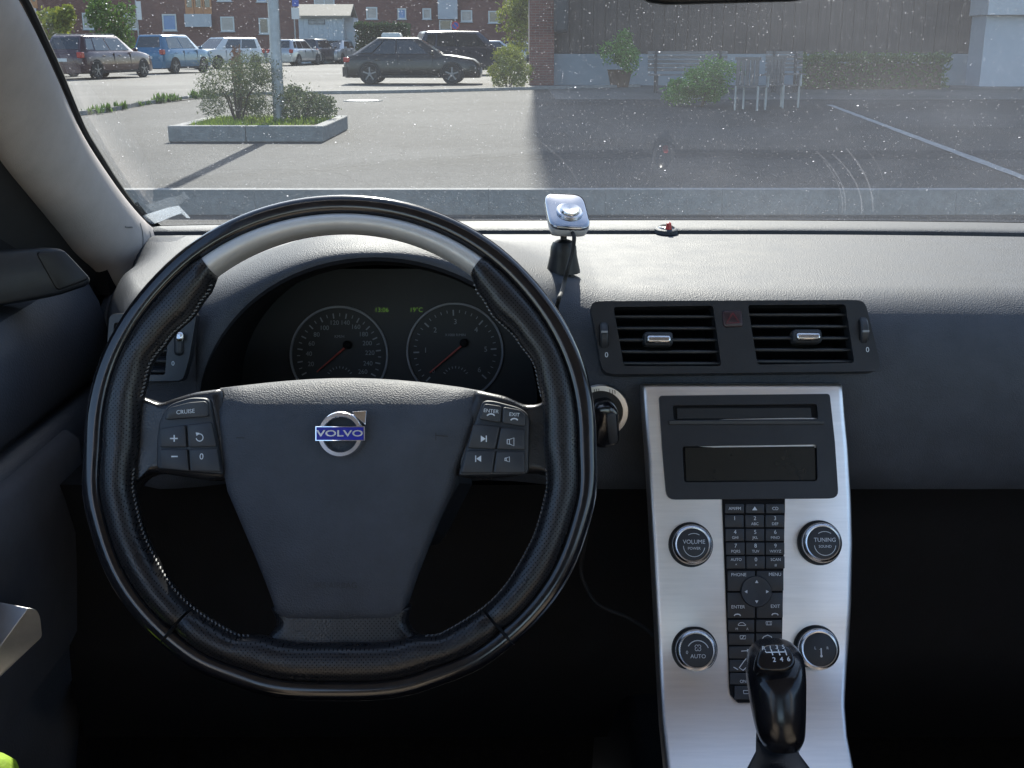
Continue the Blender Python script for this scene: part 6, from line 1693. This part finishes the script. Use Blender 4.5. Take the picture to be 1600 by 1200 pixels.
obj('kick_panel', box2((-.60, 1.12, .2), (-.475, 1.42, .93)), M['carpet'], cab_root)
obj('kick_panel', box2((.885, 1.12, .2), (1.0, 1.42, .93)), M['carpet'], cab_root)
obj('tail_panel', box2((-.5, -2.05, .2), (.92, -2.0, .98)), M['carpet'], cab_root)
for x in (-.53, .90):
    obj('sill_panel', box2((x - .02, -2.0, .2), (x + .02, 1.36, .42)), M['carpet'], cab_root)
    obj('middle_pillar', loft([[Vector((x + dx, -.28 + dy, .4)) for dx, dy in ((-.03, -.09), (.03, -.09), (.03, .09), (-.03, .09))], [Vector((x + dx + (.10 if x < 0 else -.10), -.30 + dy, 1.45)) for dx, dy in ((-.03, -.06), (.03, -.06), (.03, .06), (-.03, .06))]]), M['headliner'], cab_root, bevel=.01)
    obj('rear_pillar', loft([[Vector((x + dx, -1.7 + dy, .9)) for dx, dy in ((-.04, -.3), (.04, -.3), (.04, .35), (-.04, .35))], [Vector((x + dx + (.10 if x < 0 else -.10), -1.6 + dy, 1.40)) for dx, dy in ((-.04, -.2), (.04, -.2), (.04, .2), (-.04, .2))]]), M['headliner'], cab_root, bevel=.01)
    obj('rear_side_panel', box2((x - .03, -2.0, .4), (x + .03, -.36, .95)), M['door'], cab_root)
obj('passenger_door', loft([[Vector((.4 - (x - .0) , y, z)) for x, z in sec(y)] for y in ys]), M['door'], cab_root, angle=45)
ro = []
for k in range(12):
    s = -.03 + .92 * k / 11
    e = ws_pt(ws_edge(WX1, s), s, .004)
    ro.append([e, e + Vector((-.01, -.05, -.03)), e + Vector((.03, -.10, -.06)), e + Vector((.06, 0, 0))])
obj('right_pillar', loft(ro), M['fabric'], cab_root, angle=60)
for x in (-.17, .57):
    obj('seat_back', loft([[Vector((x + .24 * w * math.copysign(abs(math.cos(a)) ** .6, math.cos(a)), y + .07 * math.copysign(abs(math.sin(a)) ** .7, math.sin(a)), z)) for a in [2 * math.pi * k / 20 for k in range(20)]] for z, w, y in ((.42, .8, -.28), (.50, 1, -.29), (.75, 1, -.35), (.98, .92, -.41), (1.06, .7, -.43))]), M['seatcloth'], cab_root, angle=60)
    obj('seat_cushion', loft([[Vector((x + .25 * w * math.copysign(abs(math.cos(a)) ** .6, math.cos(a)), -.02 + .25 * w * math.copysign(abs(math.sin(a)) ** .6, math.sin(a)), z)) for a in [2 * math.pi * k / 20 for k in range(20)]] for z, w in ((.28, .9), (.34, 1), (.46, 1), (.50, .85))]), M['seatcloth'], cab_root, angle=60)
obj('tunnel', loft([[Vector((.2 + dx, y, z)) for dx, z in ((-.11, .2), (-.10, .50), (-.085, .56 + dz), (.085, .56 + dz), (.10, .50), (.11, .2))] for y, dz in ((-.9, .04), (.2, .04), (.45, .0), (.75, .0), (1.2, .0))]), M['black'], cab_root, bevel=.01)
